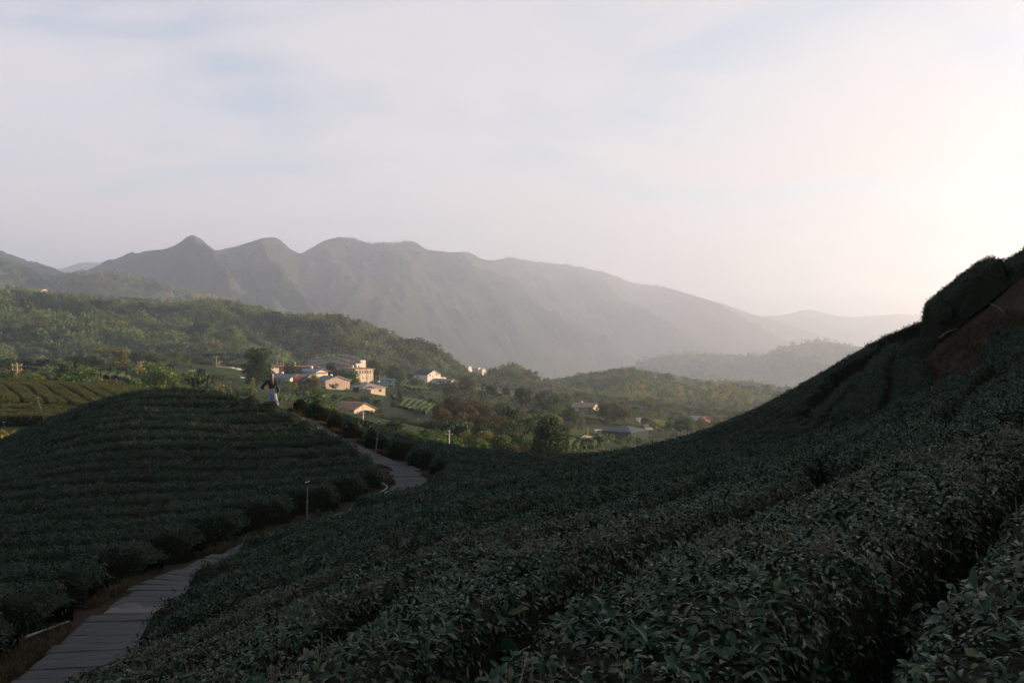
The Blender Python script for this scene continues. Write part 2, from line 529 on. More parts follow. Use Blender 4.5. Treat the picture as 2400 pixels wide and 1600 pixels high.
def hedge(V, W, name, label, cat='tea row', group=None, extra=None, dens=1.0, big=1.0, leafmat=None):
    """V: (n, m, 3) grid of hedge surface points. W: unused width. Builds the woody core and the foliage."""
    root = empty(name, tuple(V[0, V.shape[1] // 2]))
    org = np.array(root.location)
    n, m = V.shape[:2]
    me = new_mesh('branches', V.reshape(-1, 3) - org, grid_faces(n, m)[:, ::-1], True)
    link('branches', me, M['tea_core'], root)
    a, b, c, d = V[:-1, :-1], V[:-1, 1:], V[1:, 1:], V[1:, :-1]
    nr = np.cross(c - a, d - b); ar = np.linalg.norm(nr, axis=2)
    nr = nr / (ar[..., None] + 1e-12); ar = ar * 0.5
    sgn = np.sign(nr[..., 2:3]); ctr = (a + b + c + d) / 4
    # outward: away from the row's own axis, upward on top
    axis = V.mean(axis=1, keepdims=True)[:-1]
    out = ctr - axis + np.array([0, 0, 0.25])
    flip = np.sign((nr * out).sum(-1, keepdims=True)); flip[flip == 0] = 1
    nr = nr * flip
    dist = np.linalg.norm(ctr, axis=2)
    face = (nr * -ctr).sum(-1) / (dist + 1e-6)
    inview = (np.abs(ctr[..., 0]) < 0.62 * ctr[..., 1] + 1.5) & (ctr[..., 1] > 0.6)
    dn = np.where(dist < 5, 760, np.where(dist < 9, 760 - (dist - 5) * 70, np.where(dist < 11, 440, np.maximum(62, 150 * (11 / np.maximum(dist, 11)) ** 0.7))))
    wt_ = ar * dn * dens * inview * (face > -0.45)
    jw = np.ones(m - 1); jw[[0, -1]] = 0.06; jw[[1, -2]] = 0.35
    wt_ = wt_ * np.where(dist < 8, np.maximum(jw, 0.35)[None], jw[None])
    cnt = rng.poisson(wt_)
    k = np.repeat(np.arange(cnt.size), cnt.ravel())
    if len(k):
        u_, v_ = rng.random(len(k))[:, None], rng.random(len(k))[:, None]
        A, B, C, D = (q.reshape(-1, 3)[k] for q in (a, b, c, d))
        P = A * (1 - u_) * (1 - v_) + B * (1 - u_) * v_ + C * u_ * v_ + D * u_ * (1 - v_)
        Nn = nr.reshape(-1, 3)[k]
        P = P + Nn * rng.uniform(-0.035, 0.03, (len(k), 1)) + rng.normal(0, 0.006, P.shape)
        dd = dist.reshape(-1)[k]
        for nm, sel, ng, lim in (('foliage', dd < 11, NG_NEAR, 6), ('foliage', dd >= 11, NG_FAR, 6)):
            if not sel.any(): continue
            q = np.flatnonzero(sel); z = len(q)
            sc = rng.uniform(0.55, 1.35, z) * np.where(rng.random(z) < 0.06, 1.35, 1.0) * np.where(dd[q] < 9, 1.0, 1.0 + np.minimum(0.35, np.maximum(0, dd[q] - 11) / 80))
            sc = sc * big
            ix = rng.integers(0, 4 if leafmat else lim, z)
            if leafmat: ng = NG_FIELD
            if ng is NG_NEAR:
                # patches where the shears left bare twigs
                bare = vnoise(P[q, 0] * 1.1, P[q, 1] * 1.1, 91) > 0.56
                tw = (rng.random(z) < np.where(bare, 0.28, 0.06)) & (Nn[q, 2] > 0.5)
                ix = np.where(tw, 6 + rng.integers(0, 2, z), ix)
            scatter(nm, ng, P[q] - org, rot_to(Nn[q] * 0.9 + np.array([0, 0, 0.35])), np.repeat(sc[:, None], 3, 1), ix, M['tea'], root)
    tag(root, label, cat, group)
    return root

VCS = np.array([-1, -0.995, -0.97, -0.9, -0.75, -0.5, -0.2, 0.15, 0.45, 0.72, 0.9, 0.97, 0.995, 1])
PRF = np.array([0.0, 0.55, 0.82, 0.94, 0.985, 1, 1.0, 1.0, 1, 0.985, 0.94, 0.82, 0.55, 0.0])

def row_grid(c, hwl, hwr, H=HH, seed=0):
    """centre line c (n,2), half widths on both sides -> (n, m, 3)"""
    t = np.gradient(c, axis=0); t /= np.linalg.norm(t, axis=1)[:, None] + 1e-9
    nl = np.c_[-t[:, 1], t[:, 0]]
    hw = np.where(VCS[None] < 0, hwl[:, None], hwr[:, None])
    s = np.r_[0, np.cumsum(np.linalg.norm(np.diff(c, axis=0), axis=1))]
    e = np.minimum(s, s[-1] - s)
    ef = np.sqrt(np.clip((e + 0.03) / 0.16, 0, 1) * (2 - np.clip((e + 0.03) / 0.16, 0, 1)))
    wob = 1 + 0.07 * fbm(s * 0.8 + seed * 7.7, np.full_like(s, seed), 3, 5)
    x = c[:, None, 0] + nl[:, None, 0] * VCS[None] * hw * (wob * (0.82 + 0.18 * ef))[:, None]
    y = c[:, None, 1] + nl[:, None, 1] * VCS[None] * hw * (wob * (0.82 + 0.18 * ef))[:, None]
    g = S0(x, y) - HH
    dpt, zp, _ = path_near(x, y)
    w = 1 - sstep(0.7, 1.3, dpt)
    g = g * (1 - w) + (zp - 0.04) * w
    hgt = H * (1 + 0.06 * fbm(x * 1.1, y * 1.1, 3, 21) + 0.05 * fbm(x * 4, y * 4, 2, 33))
    z = g - 0.06 + (hgt + 0.06) * PRF[None] * ef[:, None]
    return np.stack([x, y, z], -1)

ORD = ['first', 'second', 'third', 'fourth', 'fifth', 'sixth', 'seventh', 'eighth', 'ninth', 'tenth', 'eleventh', 'twelfth', 'thirteenth', 'fourteenth', 'fifteenth', 'sixteenth',
       'seventeenth', 'eighteenth', 'nineteenth', 'twentieth', 'twenty-first', 'twenty-second', 'twenty-third', 'twenty-fourth', 'twenty-fifth', 'twenty-sixth', 'twenty-seventh', 'twenty-eighth']

# ---- rows across the mound (roughly level lines), ending at the path
SP = 1.72
def mound_y(k, x):
    return 14.2 + SP * k + 0.018 * (x + 13) ** 2 * np.clip(k / 14, 0, 1) * 0.3 + 0.16 * np.sin(x * 0.22 + k * 1.3) + 0.05 * (x + 6)
nrow = 0
for k in range(-1, 21):
    x = np.arange(-27, 2, 0.22)
    y = mound_y(k, x)
    dpt, zp, side = path_near(x, y)
    gate = np.interp(y, [26, 34], [0.86, 0.52]) + 0.16 * vnoise(np.array([k * 3.1]), np.array([0.5]), 8)[0]
    ok = (side > 0) & (dpt > gate)
    ok &= np.abs(x) < 0.60 * y + 2
    ok &= ~((x > -9.5) & (y > 43.0) & (side > 0) & (dpt < 1.4))
    if not ok.any(): continue
    last = np.flatnonzero(ok).max()
    first = last
    while first > 0 and ok[first - 1]: first -= 1
    if last - first < 8: continue
    c = np.c_[x, y][first:last + 1]
    hw = np.full(len(c), SP * 0.5 * 0.65)
    V = row_grid(c, hw, hw, seed=k + 5)
    hedge(V, None, 'tea_row', 'dark tea row across the rounded mound, %s up from the lower end of the path' % ORD[nrow], group='tea rows on the rounded mound')
    nrow += 1

# ---- rows on the big slope: level sets of a row-number field
_f = []
def fp(px, py, Y, idx): 
    p = at(px, py, Y); _f.append((p[0], p[1], idx))
for q in [(1950, 1568, 2.7), (2180, 1310, 4), (2390, 1130, 6.2)]: fp(*q, 0)
for q in [(1000, 1530, 3.1), (1220, 1405, 4.3), (1400, 1348, 5.1), (1515, 1302, 5.9), (1616, 1247, 6.7), (1774, 1193, 7.6), (1990, 1100, 10.3)]: fp(*q, 1)
for q in [(1343, 1239, 9.0), (1515, 1190, 11), (1700, 1125, 14)]: fp(*q, 2)
_f += [(3.06 + 1.4, 5.4, -1), (1.9, 2.4, -1), (5.5, 19, 2), (8.2, 24, 2.2), (9.7, 19, -0.6), (7, 12, -0.4), (5.5, 12.5, 0.1), (-2.77, 7.5, 3.6), (-3.66, 11.5, 5.2), (-3.8, 15, 6.4), (-2.97, 20, 7.5), (-2, 23.5, 8.2),
       (-1.2, 4.8, 2.2), (-1.8, 7, 3), (-0.8, 6, 1.9), (-2.7, 29, 10), (0, 10, 3.0), (0, 16, 4.9), (0, 22, 7.3), (0, 30, 10.5), (0, 40, 15), (1.4, 17, 4.6), (2.2, 26, 7.9), (3.6, 21, 4.6), (5.1, 30, 9),
       (5.6, 22, 3.9), (8.4, 33, 9.8), (9.85, 29, 6.6), (5.9, 42, 15), (9.5, 42, 15), (12, 41, 14.6), (14, 39, 13), (-5, 37, 13.4), (-7.5, 44, 17), (-3.3, 43, 16.4), (11.5, 35, 10.6), (-9, 45, 18)]
_f = np.array(_f)
_f[:, 2] = np.where(_f[:, 2] > 2, 2 + (_f[:, 2] - 2) * 1.22, _f[:, 2])
PHI = TPS(_f[:, :2], _f[:, 2], lam=0.01, s=10.0)
def gphi(x, y, h=0.05):
    return np.array([(PHI(x + h, y) - PHI(x - h, y)) / (2 * h), (PHI(x, y + h) - PHI(x, y - h)) / (2 * h)])

def inpoly(x, y, poly):
    x = np.asarray(x, float); y = np.asarray(y, float)
    r = np.zeros(x.shape, bool); j = len(poly) - 1
    for i in range(len(poly)):
        xi, yi = poly[i]; xj, yj = poly[j]
        r ^= ((yi > y) != (yj > y)) & (x < (xj - xi) * (y - yi) / (yj - yi + 1e-12) + xi)
        j = i
    return r

def project(px, py, surf=None, y0=6.0, y1=60.0):
    """where the line of sight through a photo pixel meets the canopy"""
    surf = surf or S0
    ys = np.linspace(y0, y1, 900)
    d = surf((px - 1200) / F * ys, ys) + (py - 800) / F * ys
    k = np.flatnonzero(d > 0)
    Y = ys[k[0]] if len(k) else ys[d.argmax()]
    return ((px - 1200) / F * Y, Y)

cr = lambda L_: [(1800 + x / 3.563, 560 + y / 3.563) for x, y in L_]
PATCHES = {
    'long': cr([(452, 1448), (560, 1312), (780, 1105), (828, 992), (905, 885), (1000, 830), (1120, 795), (1050, 880), (998, 960), (985, 1190), (935, 1280), (740, 1362), (560, 1392)]),
    'wide': cr([(1035, 975), (1090, 928), (1270, 895), (1320, 935), (1368, 1160), (1150, 1225), (975, 1335), (1052, 1235)]),
    'upper': cr([(1085, 885), (1160, 800), (1250, 762), (1385, 752), (1340, 815), (1230, 862)]),
    'strip': cr([(345, 1385), (565, 1200), (625, 1128), (800, 1030), (785, 1082), (560, 1290), (430, 1440)]),
    'corner': cr([(1755, 825), (1900, 702), (2000, 640), (2200, 610), (2300, 980), (1990, 1045), (1880, 935)]),
}
PW = {k: [project(*p, y0=15) for p in v] for k, v in PATCHES.items()}
FACE = [project(*p, y0=15) for p in cr([(300, 1420), (420, 1500), (760, 1400), (1000, 1350), (1380, 1180), (1900, 1085), (2100, 1030), (2500, 980), (2500, 500), (1600, 560), (1440, 660), (1090, 770), (820, 960), (560, 1130)])]
FACE = FACE + []

def okpt(x, y):
    d, z, s = path_near(np.array([x]), np.array([y]))
    if not (s[0] < 0 and d[0] > np.interp(y, [26, 34], [0.80, 0.60])): return False
    if y < 1.6 or y > 47 or abs(x) > 0.60 * y + 1.6 or x > 17.5: return False
    if y > 20 and inpoly(np.array([x]), np.array([y]), FACE)[0]: return False
    if x < -9.3: return False
    return True

def trace(x, y, lev, step=0.22):
    out = {}
    for sg in (1, -1):
        px_, py_ = x, y; L_ = []
        for it in range(260):
            g = gphi(px_, py_); n = math.hypot(*g) + 1e-6
            px_ += sg * step * g[1] / n; py_ -= sg * step * g[0] / n
            for _ in range(2):
                g = gphi(px_, py_); e = float(PHI(px_, py_)) - lev; n2 = g @ g + 1e-6
                px_ -= e * g[0] / n2; py_ -= e * g[1] / n2
            if not okpt(px_, py_): break
            L_.append((px_, py_))
        out[sg] = L_
    return np.array(out[-1][::-1] + [(x, y)] + out[1])

# seeds along several transects so that every row piece is found once
SE = []
for (xa, ya, xb, yb) in [(3.4, 3.0, -4.2, 12.5), (0, 8, 0, 46.5), (6, 14, 6, 46.5), (11.2, 19, 11.2, 46.5), (-4.0, 36, -8.0, 46), (9, 15, 9, 30)]:
    for t in np.linspace(0, 1, 160):
        SE.append((xa + (xb - xa) * t, ya + (yb - ya) * t))
SE = np.array(SE); PS = PHI(SE[:, 0], SE[:, 1])
done = []
slope_rows = []
for lev in np.arange(-1.5, 22, 1.0):
    cand = [i for i in range(len(SE) - 1) if (PS[i] - lev) * (PS[i + 1] - lev) <= 0 and (i + 1) % 160]
    for i in cand:
        t = (lev - PS[i]) / (PS[i + 1] - PS[i] + 1e-9)
        p = SE[i] + (SE[i + 1] - SE[i]) * t
        if not okpt(*p): continue
        if any(l == lev and np.min(np.hypot(c[:, 0] - p[0], c[:, 1] - p[1])) < 0.6 for l, c in done): continue
        c = trace(p[0], p[1], lev)
        if len(c) < 7: continue
        done.append((lev, c)); slope_rows.append((lev, c))
cnt = {}
for lev, c in slope_rows:
    g = np.array([gphi(*q) for q in c]); n = np.hypot(g[:, 0], g[:, 1]) + 1e-6
    near = c[:, 1].min() < 9
    hw = np.clip(0.5 / n, 0.42, 1.7) - np.interp(lev, [0, 1, 3], [0.20, 0.20, 0.235])
    V = row_grid(c, hw, hw, seed=int(lev * 2) + 40)
    k = int(round(lev + 1.5)); cnt[k] = cnt.get(k, 0) + 1
    what = ['closest to the camera', 'second up from the lens'] if 0 else None
    lab = 'tea row along the big slope, %s out from the bottom corner%s' % (ORD[k], '' if cnt[k] == 1 else ', piece %s beyond a gap' % ORD[cnt[k] - 1])
    hedge(V, None, 'tea_row', lab, group='tea rows on the big slope')

# ---- irregular blocks of tea on the steep face, round the bare earth bank
def patch_hedge(poly, name, label, H=0.34, st=0.12, rim=0.11, surf=None):
    poly = np.array(poly)
    ctr_ = poly.mean(0); poly = ctr_ + (poly - ctr_) * (1 + 0.10 / np.linalg.norm(poly - ctr_, axis=1).mean())
    lo, hi = poly.min(0) - 0.2, poly.max(0) + 0.2
    xs, ys = np.arange(lo[0], hi[0], st), np.arange(lo[1], hi[1], st)
    X, Y = np.meshgrid(xs, ys, indexing='ij')
    ins = inpoly(X, Y, poly)
    E = np.full(X.shape, 9.0)
    for a, b in zip(poly, np.roll(poly, -1, 0)):
        ab = b - a; t = np.clip(((X - a[0]) * ab[0] + (Y - a[1]) * ab[1]) / (ab @ ab + 1e-9), 0, 1)
        E = np.minimum(E, np.hypot(X - a[0] - t * ab[0], Y - a[1] - t * ab[1]))
    E = np.where(ins, E, -E) + 0.04 * fbm(X * 2, Y * 2, 2, 4)
    q = np.clip(E / rim, 0, 1); prof = np.sqrt(q * (2 - q))
    z = (surf or S0)(X, Y) - HH - 0.25 + (H + 0.25) * prof + 0.04 * fbm(X * 1.6, Y * 1.6, 3, 9) * (prof > 0)
    V = np.stack([X, Y, z], -1)
    root = empty(name, (float(poly[:, 0].mean()), float(poly[:, 1].mean()), float(z.mean())))
    org = np.array(root.location)
    f = grid_faces(*X.shape)[:, ::-1]
    keep = (E.ravel()[f] > -0.14).any(1)
    link('branches', new_mesh('branches', V.reshape(-1, 3) - org, f[keep], True), M['tea_core'], root)
    a, b, c, d = V[:-1, :-1], V[:-1, 1:], V[1:, 1:], V[1:, :-1]
    nr = np.cross(c - a, d - b); ar = np.linalg.norm(nr, axis=2)
    nr = nr / (ar[..., None] + 1e-12); nr *= np.sign(nr[..., 2:3] + 1e-9)
    kp = E[:-1, :-1] > 0.0
    n = rng.poisson(ar * 0.5 * 95 * kp)
    k = np.repeat(np.arange(n.size), n.ravel())
    u_, v_ = rng.random(len(k))[:, None], rng.random(len(k))[:, None]
    A, B, C, D = (w.reshape(-1, 3)[k] for w in (a, b, c, d))
    P = A * (1 - u_) * (1 - v_) + B * (1 - u_) * v_ + C * u_ * v_ + D * u_ * (1 - v_)
    Nn = nr.reshape(-1, 3)[k]
    scatter('foliage', NG_FAR, P - org, rot_to(Nn), np.repeat(rng.uniform(0.9, 1.5, len(k))[:, None], 3, 1), rng.integers(0, 6, len(k)), M['tea'], root)
    tag(root, label, 'tea bushes', 'blocks of tea on the steep face')
    return root
patch_hedge(PW['long'], 'tea_block', 'long bent block of tea on the steep face, ending in a broad toe')
patch_hedge(PW['wide'], 'tea_block', 'broad block of tea just beside the bare earth bank')
patch_hedge(PW['upper'], 'tea_block', 'small upper block of tea above the broad one, touching the bank')
patch_hedge(PW['strip'], 'tea_block', 'narrow strip of tea below the dark crest hedge')
patch_hedge(PW['corner'], 'tea_block', 'rounded block of tea at the picture edge, below the earth bank')
# ------------------------------------------------------------------ plank path
M['plank'] = noisy('path_plank', [(0.25, (0.014, 0.016, 0.016)), (0.5, (0.038, 0.041, 0.040)), (0.75, (0.075, 0.073, 0.068))], 3.0, 0.85, detail=9, bump=0.9, bscale=5, spec=0.25, stretch=(0.7, 9, 5))
M['slab'] = noisy('path_slab', [(0.2, (0.065, 0.06, 0.052)), (0.8, (0.12, 0.11, 0.098))], 2.5, 0.9, detail=8, bump=0.5, spec=0.2)
path = tag(empty('path', tuple(PATH[0])), kind='structure')
pc = PATH[PATH[:, 1] > 10.3]
ps = np.r_[0, np.cumsum(np.linalg.norm(np.diff(pc, axis=0), axis=1))]
org = np.array(path.location)
plank_me = []
for k in range(5):
    r = random.Random(k)
    w, l, h = 0.58, 0.18, 0.035
    bm = bmesh.new()
    nxs = 9
    rows_ = []
    for (yy, zz) in ((-l, -h), (-l, h - 0.012), (-l + 0.012, h), (l - 0.012, h), (l, h - 0.012), (l, -h)):
        rows_.append([bm.verts.new(((i / (nxs - 1) * 2 - 1) * w, yy + (r.uniform(-0.006, 0.006) if zz > 0 else 0), zz + (r.uniform(-0.004, 0.004) if zz > 0 else 0))) for i in range(nxs)])
    for a, b in zip(rows_[:-1], rows_[1:]):
        for i in range(nxs - 1): bm.faces.new((a[i], a[i + 1], b[i + 1], b[i]))
    bm.faces.new([q[0] for q in rows_]); bm.faces.new([q[-1] for q in rows_][::-1])
    me = bpy.data.meshes.new('plank'); bm.to_mesh(me); bm.free(); me.materials.append(M['plank'] if k < 4 else M['slab'])
    plank_me.append(me)
s = 0.0; k = 0
stag = 0.0
while s < ps[-1] - 0.3:
    P = np.array([np.interp(s, ps, pc[:, i]) for i in range(3)]); Q = np.array([np.interp(s + 0.1, ps, pc[:, i]) for i in range(3)])
    if k % 4 == 0: stag = rng.uniform(-0.16, 0.16)
    o = link('plank', plank_me[4 if rng.random() < 0.06 else int(rng.integers(0, 4))], None, path)
    d = Q - P; ang = math.atan2(d[1], d[0]) - math.pi / 2
    # planks lie square to the walker, easing round the bends
    o.location = P + np.array([math.cos(ang) * stag, math.sin(ang) * stag, 0.02 + rng.normal(0, 0.006)]) - org
    o.rotation_euler = (rng.normal(0, 0.008) + math.asin(d[2] / 0.1 if abs(d[2]) < 0.1 else 0), rng.normal(0, 0.01), ang + rng.normal(0, 0.015))
    o.scale = ((1 + rng.uniform(-0.10, 0.10)) * float(np.interp(P[1], [12, 26, 34, 40], [1.0, 0.92, 0.60, 0.50])), 1, 1)
    s += 0.372 + (0.02 if k % 4 == 3 else 0); k += 1

# ------------------------------------------------------------------ valley beyond the saddle
_v = [(-60, 50, -8), (-120, 60, -6), (-22, 60, -9.5), (-6, 60, -19), (8, 62, -22), (30, 70, -26), (70, 60, -22), (140, 60, -25), (-10, 100, -15), (-14, 125, -11)]
for px_, ys_ in [(-150, (1012, 990, 950, 916, 893)), (0, (1012, 990, 953, 918, 896)), (100, (1012, 990, 955, 920, 899)), (200, (1014, 992, 958, 928, 906)), (300, (1030, 1005, 968, 940, 918))]:
    for Y_, y_ in zip((62, 69, 80, 98, 118), ys_): _v.append(at(px_, y_, Y_))
    _v.append(at(px_, 905, 132))
for q in [(0, 900, 170), (0, 880, 250), (200, 900, 150), (200, 888, 220), (450, 898, 240), (450, 868, 360), (300, 872, 330), (560, 885, 300), (560, 865, 400), (600, 905, 260), (100, 858, 420), (640, 868, 470), (640, 905, 330),
          (700, 898, 430), (835, 900, 500), (770, 920, 400), (860, 922, 380), (905, 905, 470), (1000, 897, 590), (1060, 905, 560), (950, 950, 330), (1050, 985, 270), (830, 998, 260), (720, 960, 270), (900, 1010, 200), (1150, 1020, 230), (1000, 1030, 180),
          (1300, 1050, 230), (1250, 990, 320), (1465, 1040, 320), (1400, 1020, 330), (1370, 968, 480), (1500, 975, 430), (1640, 992, 480), (1250, 930, 600), (1200, 918, 660), (1100, 905, 640), (1560, 1000, 400), (1700, 980, 500), (1800, 980, 560),
          (1130, 960, 400), (1400, 930, 640), (1600, 960, 650), (1250, 900, 800), (1000, 880, 760), (800, 862, 760), (600, 852, 720), (300, 850, 700), (0, 852, 640), (-300, 850, 600), (1500, 955, 820), (1800, 975, 900), (2200, 1000, 800), (2200, 1040, 400), (1900, 1080, 250), (-300, 880, 300), (1300, 900, 1000), (700, 855, 1000)]:
    _v.append(at(*q))
_v = np.array(_v)
VAL0 = TPS(_v[:, :2], _v[:, 2], lam=0.002, s=150.0)
def val_z(x, y):
    x = np.asarray(x, float); y = np.asarray(y, float)
    return VAL0(x, y) + fbm(x * 0.05, y * 0.05, 4, 2) * 0.7
vx = np.unique(np.concatenate([np.arange(-420, 640, 7.0), np.arange(-110, 130, 3.0)]))
vy = np.unique(np.concatenate([np.arange(46, 1000, 7.0), np.arange(46, 420, 3.5)]))
VX, VY = np.meshgrid(vx, vy, indexing='ij')
VZ = val_z(VX, VY)
edge = np.minimum(np.minimum(VX - vx[0], vx[-1] - VX), np.minimum(VY - vy[0], vy[-1] - VY))
VZ = np.where(edge < 1, -190, VZ)
val = link('valley_ground', new_mesh('valley_ground', np.c_[VX.ravel(), VY.ravel(), VZ.ravel()], grid_faces(*VX.shape)[:, ::-1], True), M['valley'])
tag(val, kind='structure')

M['far_ground'] = noisy('far_ground', [(0.3, (0.04, 0.06, 0.03)), (0.7, (0.08, 0.085, 0.05))], 0.002, 0.95, detail=6, spec=0.05)
me = new_mesh('ground', [(-10000, -1500, -200), (10000, -1500, -200), (10000, 12000, -200), (-10000, 12000, -200)], np.array([[0, 1, 2, 3]]))
tag(link('ground', me, M['far_ground']), kind='structure')

# ------------------------------------------------------------------ hills and mountains: real sheets with a front, a crest and a back
def pl(pts, x):
    p = np.array(pts, float); return np.interp(x, p[:, 0], p[:, 1])

class Ridge:
    def __init__(self, crest, base, back, amp, nscale, seed, nu, nv, k=1.0, tilt=0.0, convex=0.85, crest_amp=0.0, gul=2.2):
        c = np.array(crest, float); b = np.array(base, float)
        self.px = np.linspace(c[0, 0], c[-1, 0], nu)
        # smooth the crest a little
        py = np.interp(self.px, c[:, 0], c[:, 1]); Y = np.interp(self.px, c[:, 0], c[:, 2])
        ker = np.hanning(7); ker /= ker.sum()
        py = np.convolve(np.pad(py, 3, mode='edge'), ker, 'valid')
        bpy_ = np.interp(self.px, b[:, 0], b[:, 1]); bY = np.interp(self.px, b[:, 0], b[:, 2])
        cx, cz = (self.px - 1200) / F * Y, -(py - 800) / F * Y
        bx, bz = (self.px - 1200) / F * bY, -(bpy_ - 800) / F * bY
        t = np.linspace(0, 1, nv)[None]
        X = bx[:, None] + (cx - bx)[:, None] * t; Yy = bY[:, None] + (Y - bY)[:, None] * t
        Z = bz[:, None] + (cz - bz)[:, None] * t ** convex
        # gullies and spurs run down from the crest
        wx = X * nscale; wy = Yy * nscale
        wrp = fbm(wx * 0.8, wy * 0.8, 3, seed + 50) * 0.8
        r = ridged((wx + tilt * wy) * gul + wrp, wy * 0.7 + wrp * 0.5, 5, seed, 0.55) - 0.62
        win = np.sin(math.pi * np.clip(t, 0, 1)) ** 0.6 * (1 - sstep(0.72, 1.0, t))
        Z = Z + amp * r * win * 2
        fine = ridged((wx + tilt * wy) * 6.5 + wrp * 3, wy * 5.0 + wrp * 2, 4, seed + 31, 0.6) - 0.6
        Z = Z + amp * 0.42 * fine * win ** 0.5
        lim = (cz / Y)[:, None] * Yy - (1 - t) * 6.0
        Z = np.where(t > 0.3, np.minimum(Z, lim), Z)
        # crest detail
        cd = crest_amp * fbm(X[:, -1] * nscale * 40, X[:, -1] * 0, 4, seed + 9, 0.65)
        Z[:, -1] += cd
        # back slope
        nb = 8
        tb = np.linspace(0, 1, nb + 1)[None, 1:]
        XB = X[:, -1:] * (1 + tb * back / Y[:, None]); YB = Y[:, None] + tb * back
        ZB = Z[:, -1:] + (-(Z[:, -1:] + 195)) * (tb ** 0.9)
        self.X, self.Y, self.Z = np.hstack([X, XB]), np.hstack([Yy, YB]), np.hstack([Z, ZB])
        self.nf = nv
    def build(self, name, m):
        o = link(name, new_mesh(name, np.c_[self.X.ravel(), self.Y.ravel(), self.Z.ravel()], grid_faces(*self.X.shape)[:, ::-1], True), m)
        return tag(o, kind='structure')
    def sample(self, n, mask=None, tmin=0.0, tmax=1.0):
        """random points over the front, weighted by area"""
        X, Y, Z = self.X[:, :self.nf], self.Y[:, :self.nf], self.Z[:, :self.nf]
        V = np.stack([X, Y, Z], -1)
        a, b, c, d = V[:-1, :-1], V[:-1, 1:], V[1:, 1:], V[1:, :-1]
        ar = np.linalg.norm(np.cross(c - a, d - b), axis=2)
        if mask is not None: ar = ar * mask(a)
        cs = np.cumsum(ar.ravel()); k = np.searchsorted(cs, rng.random(n) * cs[-1])
        u_, v_ = rng.random(n)[:, None], rng.random(n)[:, None]
        A, B, C, D = (w.reshape(-1, 3)[k] for w in (a, b, c, d))
        return A * (1 - u_) * (1 - v_) + B * (1 - u_) * v_ + C * u_ * v_ + D * u_ * (1 - v_)

q = 2400 / 2352
sc_ = lambda L_, Y: [(a * q, b * q, Y(a) if callable(Y) else Y) for a, b in L_]
M['mountain'] = noisy('mountain_forest', [(0.3, (0.017, 0.028, 0.019)), (0.52, (0.030, 0.042, 0.026)), (0.7, (0.065, 0.062, 0.04)), (0.85, (0.13, 0.105, 0.075))], 0.006, 0.95, detail=12, spec=0.0)
_nt = M['mountain'].node_tree
_b = _nt.nodes['Principled BSDF']; _tc = nn(_nt, 'ShaderNodeTexCoord')
_n = nn(_nt, 'ShaderNodeTexNoise', i_Scale=0.035, i_Detail=5.0, i_Roughness=0.65); _nt.links.new(_tc.outputs['Object'], _n.inputs['Vector'])
_bp = nn(_nt, 'ShaderNodeBump', i_Strength=1.0, i_Distance=28.0); _nt.links.new(_n.outputs['Fac'], _bp.inputs['Height']); _nt.links.new(_bp.outputs[0], _b.inputs['Normal'])
M['forest_floor'] = noisy('forest_floor', [(0.35, (0.022, 0.042, 0.014)), (0.55, (0.042, 0.06, 0.02)), (0.72, (0.09, 0.08, 0.038))], 0.02, 0.95, detail=8, spec=0.0)

crest = sc_([(60, 668), (120, 650), (185, 628), (250, 600), (300, 583), (375, 572), (400, 566), (425, 549), (443, 541), (460, 549), (480, 567), (495, 576), (540, 566), (600, 547), (632, 545), (645, 550), (665, 570), (690, 583), (720, 568), (750, 550),
             (780, 544), (815, 550), (850, 560), (880, 556), (910, 559), (940, 553), (955, 556), (980, 573), (1030, 580), (1070, 578), (1085, 582), (1110, 596), (1130, 599), (1170, 591), (1230, 602), (1310, 609), (1400, 628), (1450, 650), (1530, 660),
             (1600, 680), (1680, 705), (1735, 724), (1800, 740), (1900, 775), (2000, 800)], lambda a: 3900 + max(0, a - 450) * 4.0)
base = [(60, 890, 2100), (900, 900, 3000), (1300, 905, 4400), (2040, 900, 6500)]
MAIN = Ridge(crest, base, 1500, 330, 1 / 1700.0, 5, 640, 150, tilt=0.5, convex=0.80, crest_amp=9, gul=1.5)
MAIN.build('mountain', M['mountain'])
crest = sc_([(1560, 760), (1700, 732), (1735, 727), (1800, 723), (1845, 713), (1860, 711), (1885, 716), (1920, 726), (1960, 728), (1990, 726), (2030, 724), (2060, 720), (2100, 723), (2140, 720), (2260, 716), (2400, 700), (2600, 690)], 10400)
Ridge(crest, [(1500, 850, 8800), (2700, 850, 8800)], 1300, 140, 1 / 1400.0, 15, 300, 50, crest_amp=10).build('far_ridge', M['mountain'])
crest = sc_([(60, 630), (140, 617), (175, 606), (205, 602), (225, 605), (240, 601), (280, 612), (340, 640)], 9000)
Ridge(crest, [(40, 800, 7500), (400, 800, 7500)], 1200, 100, 1 / 1400.0, 25, 120, 30, crest_amp=8).build('distant_peak', M['mountain'])
crest = sc_([(-160, 520), (-60, 555), (0, 576), (30, 585), (60, 598), (100, 606), (135, 620), (165, 631), (200, 645), (260, 680), (330, 720)], lambda a: 3600)
Ridge(crest, [(-200, 850, 2300), (400, 850, 2300)], 1500, 130, 1 / 900.0, 35, 220, 60, tilt=-0.3, crest_amp=7).build('blue_ridge', M['mountain'])
crest = sc_([(-160, 575), (-60, 592), (0, 600), (40, 612), (90, 640), (130, 642), (180, 632), (225, 630), (265, 629), (300, 637), (350, 650), (400, 666), (450, 680), (500, 692), (560, 705), (640, 730)], lambda a: 2600)
SPUR = Ridge(crest, [(-200, 790, 1900), (300, 770, 1900), (700, 780, 1900)], 900, 80, 1 / 500.0, 45, 300, 60, tilt=0.5, crest_amp=5)
SPUR.build('spur_hill', M['mountain'])
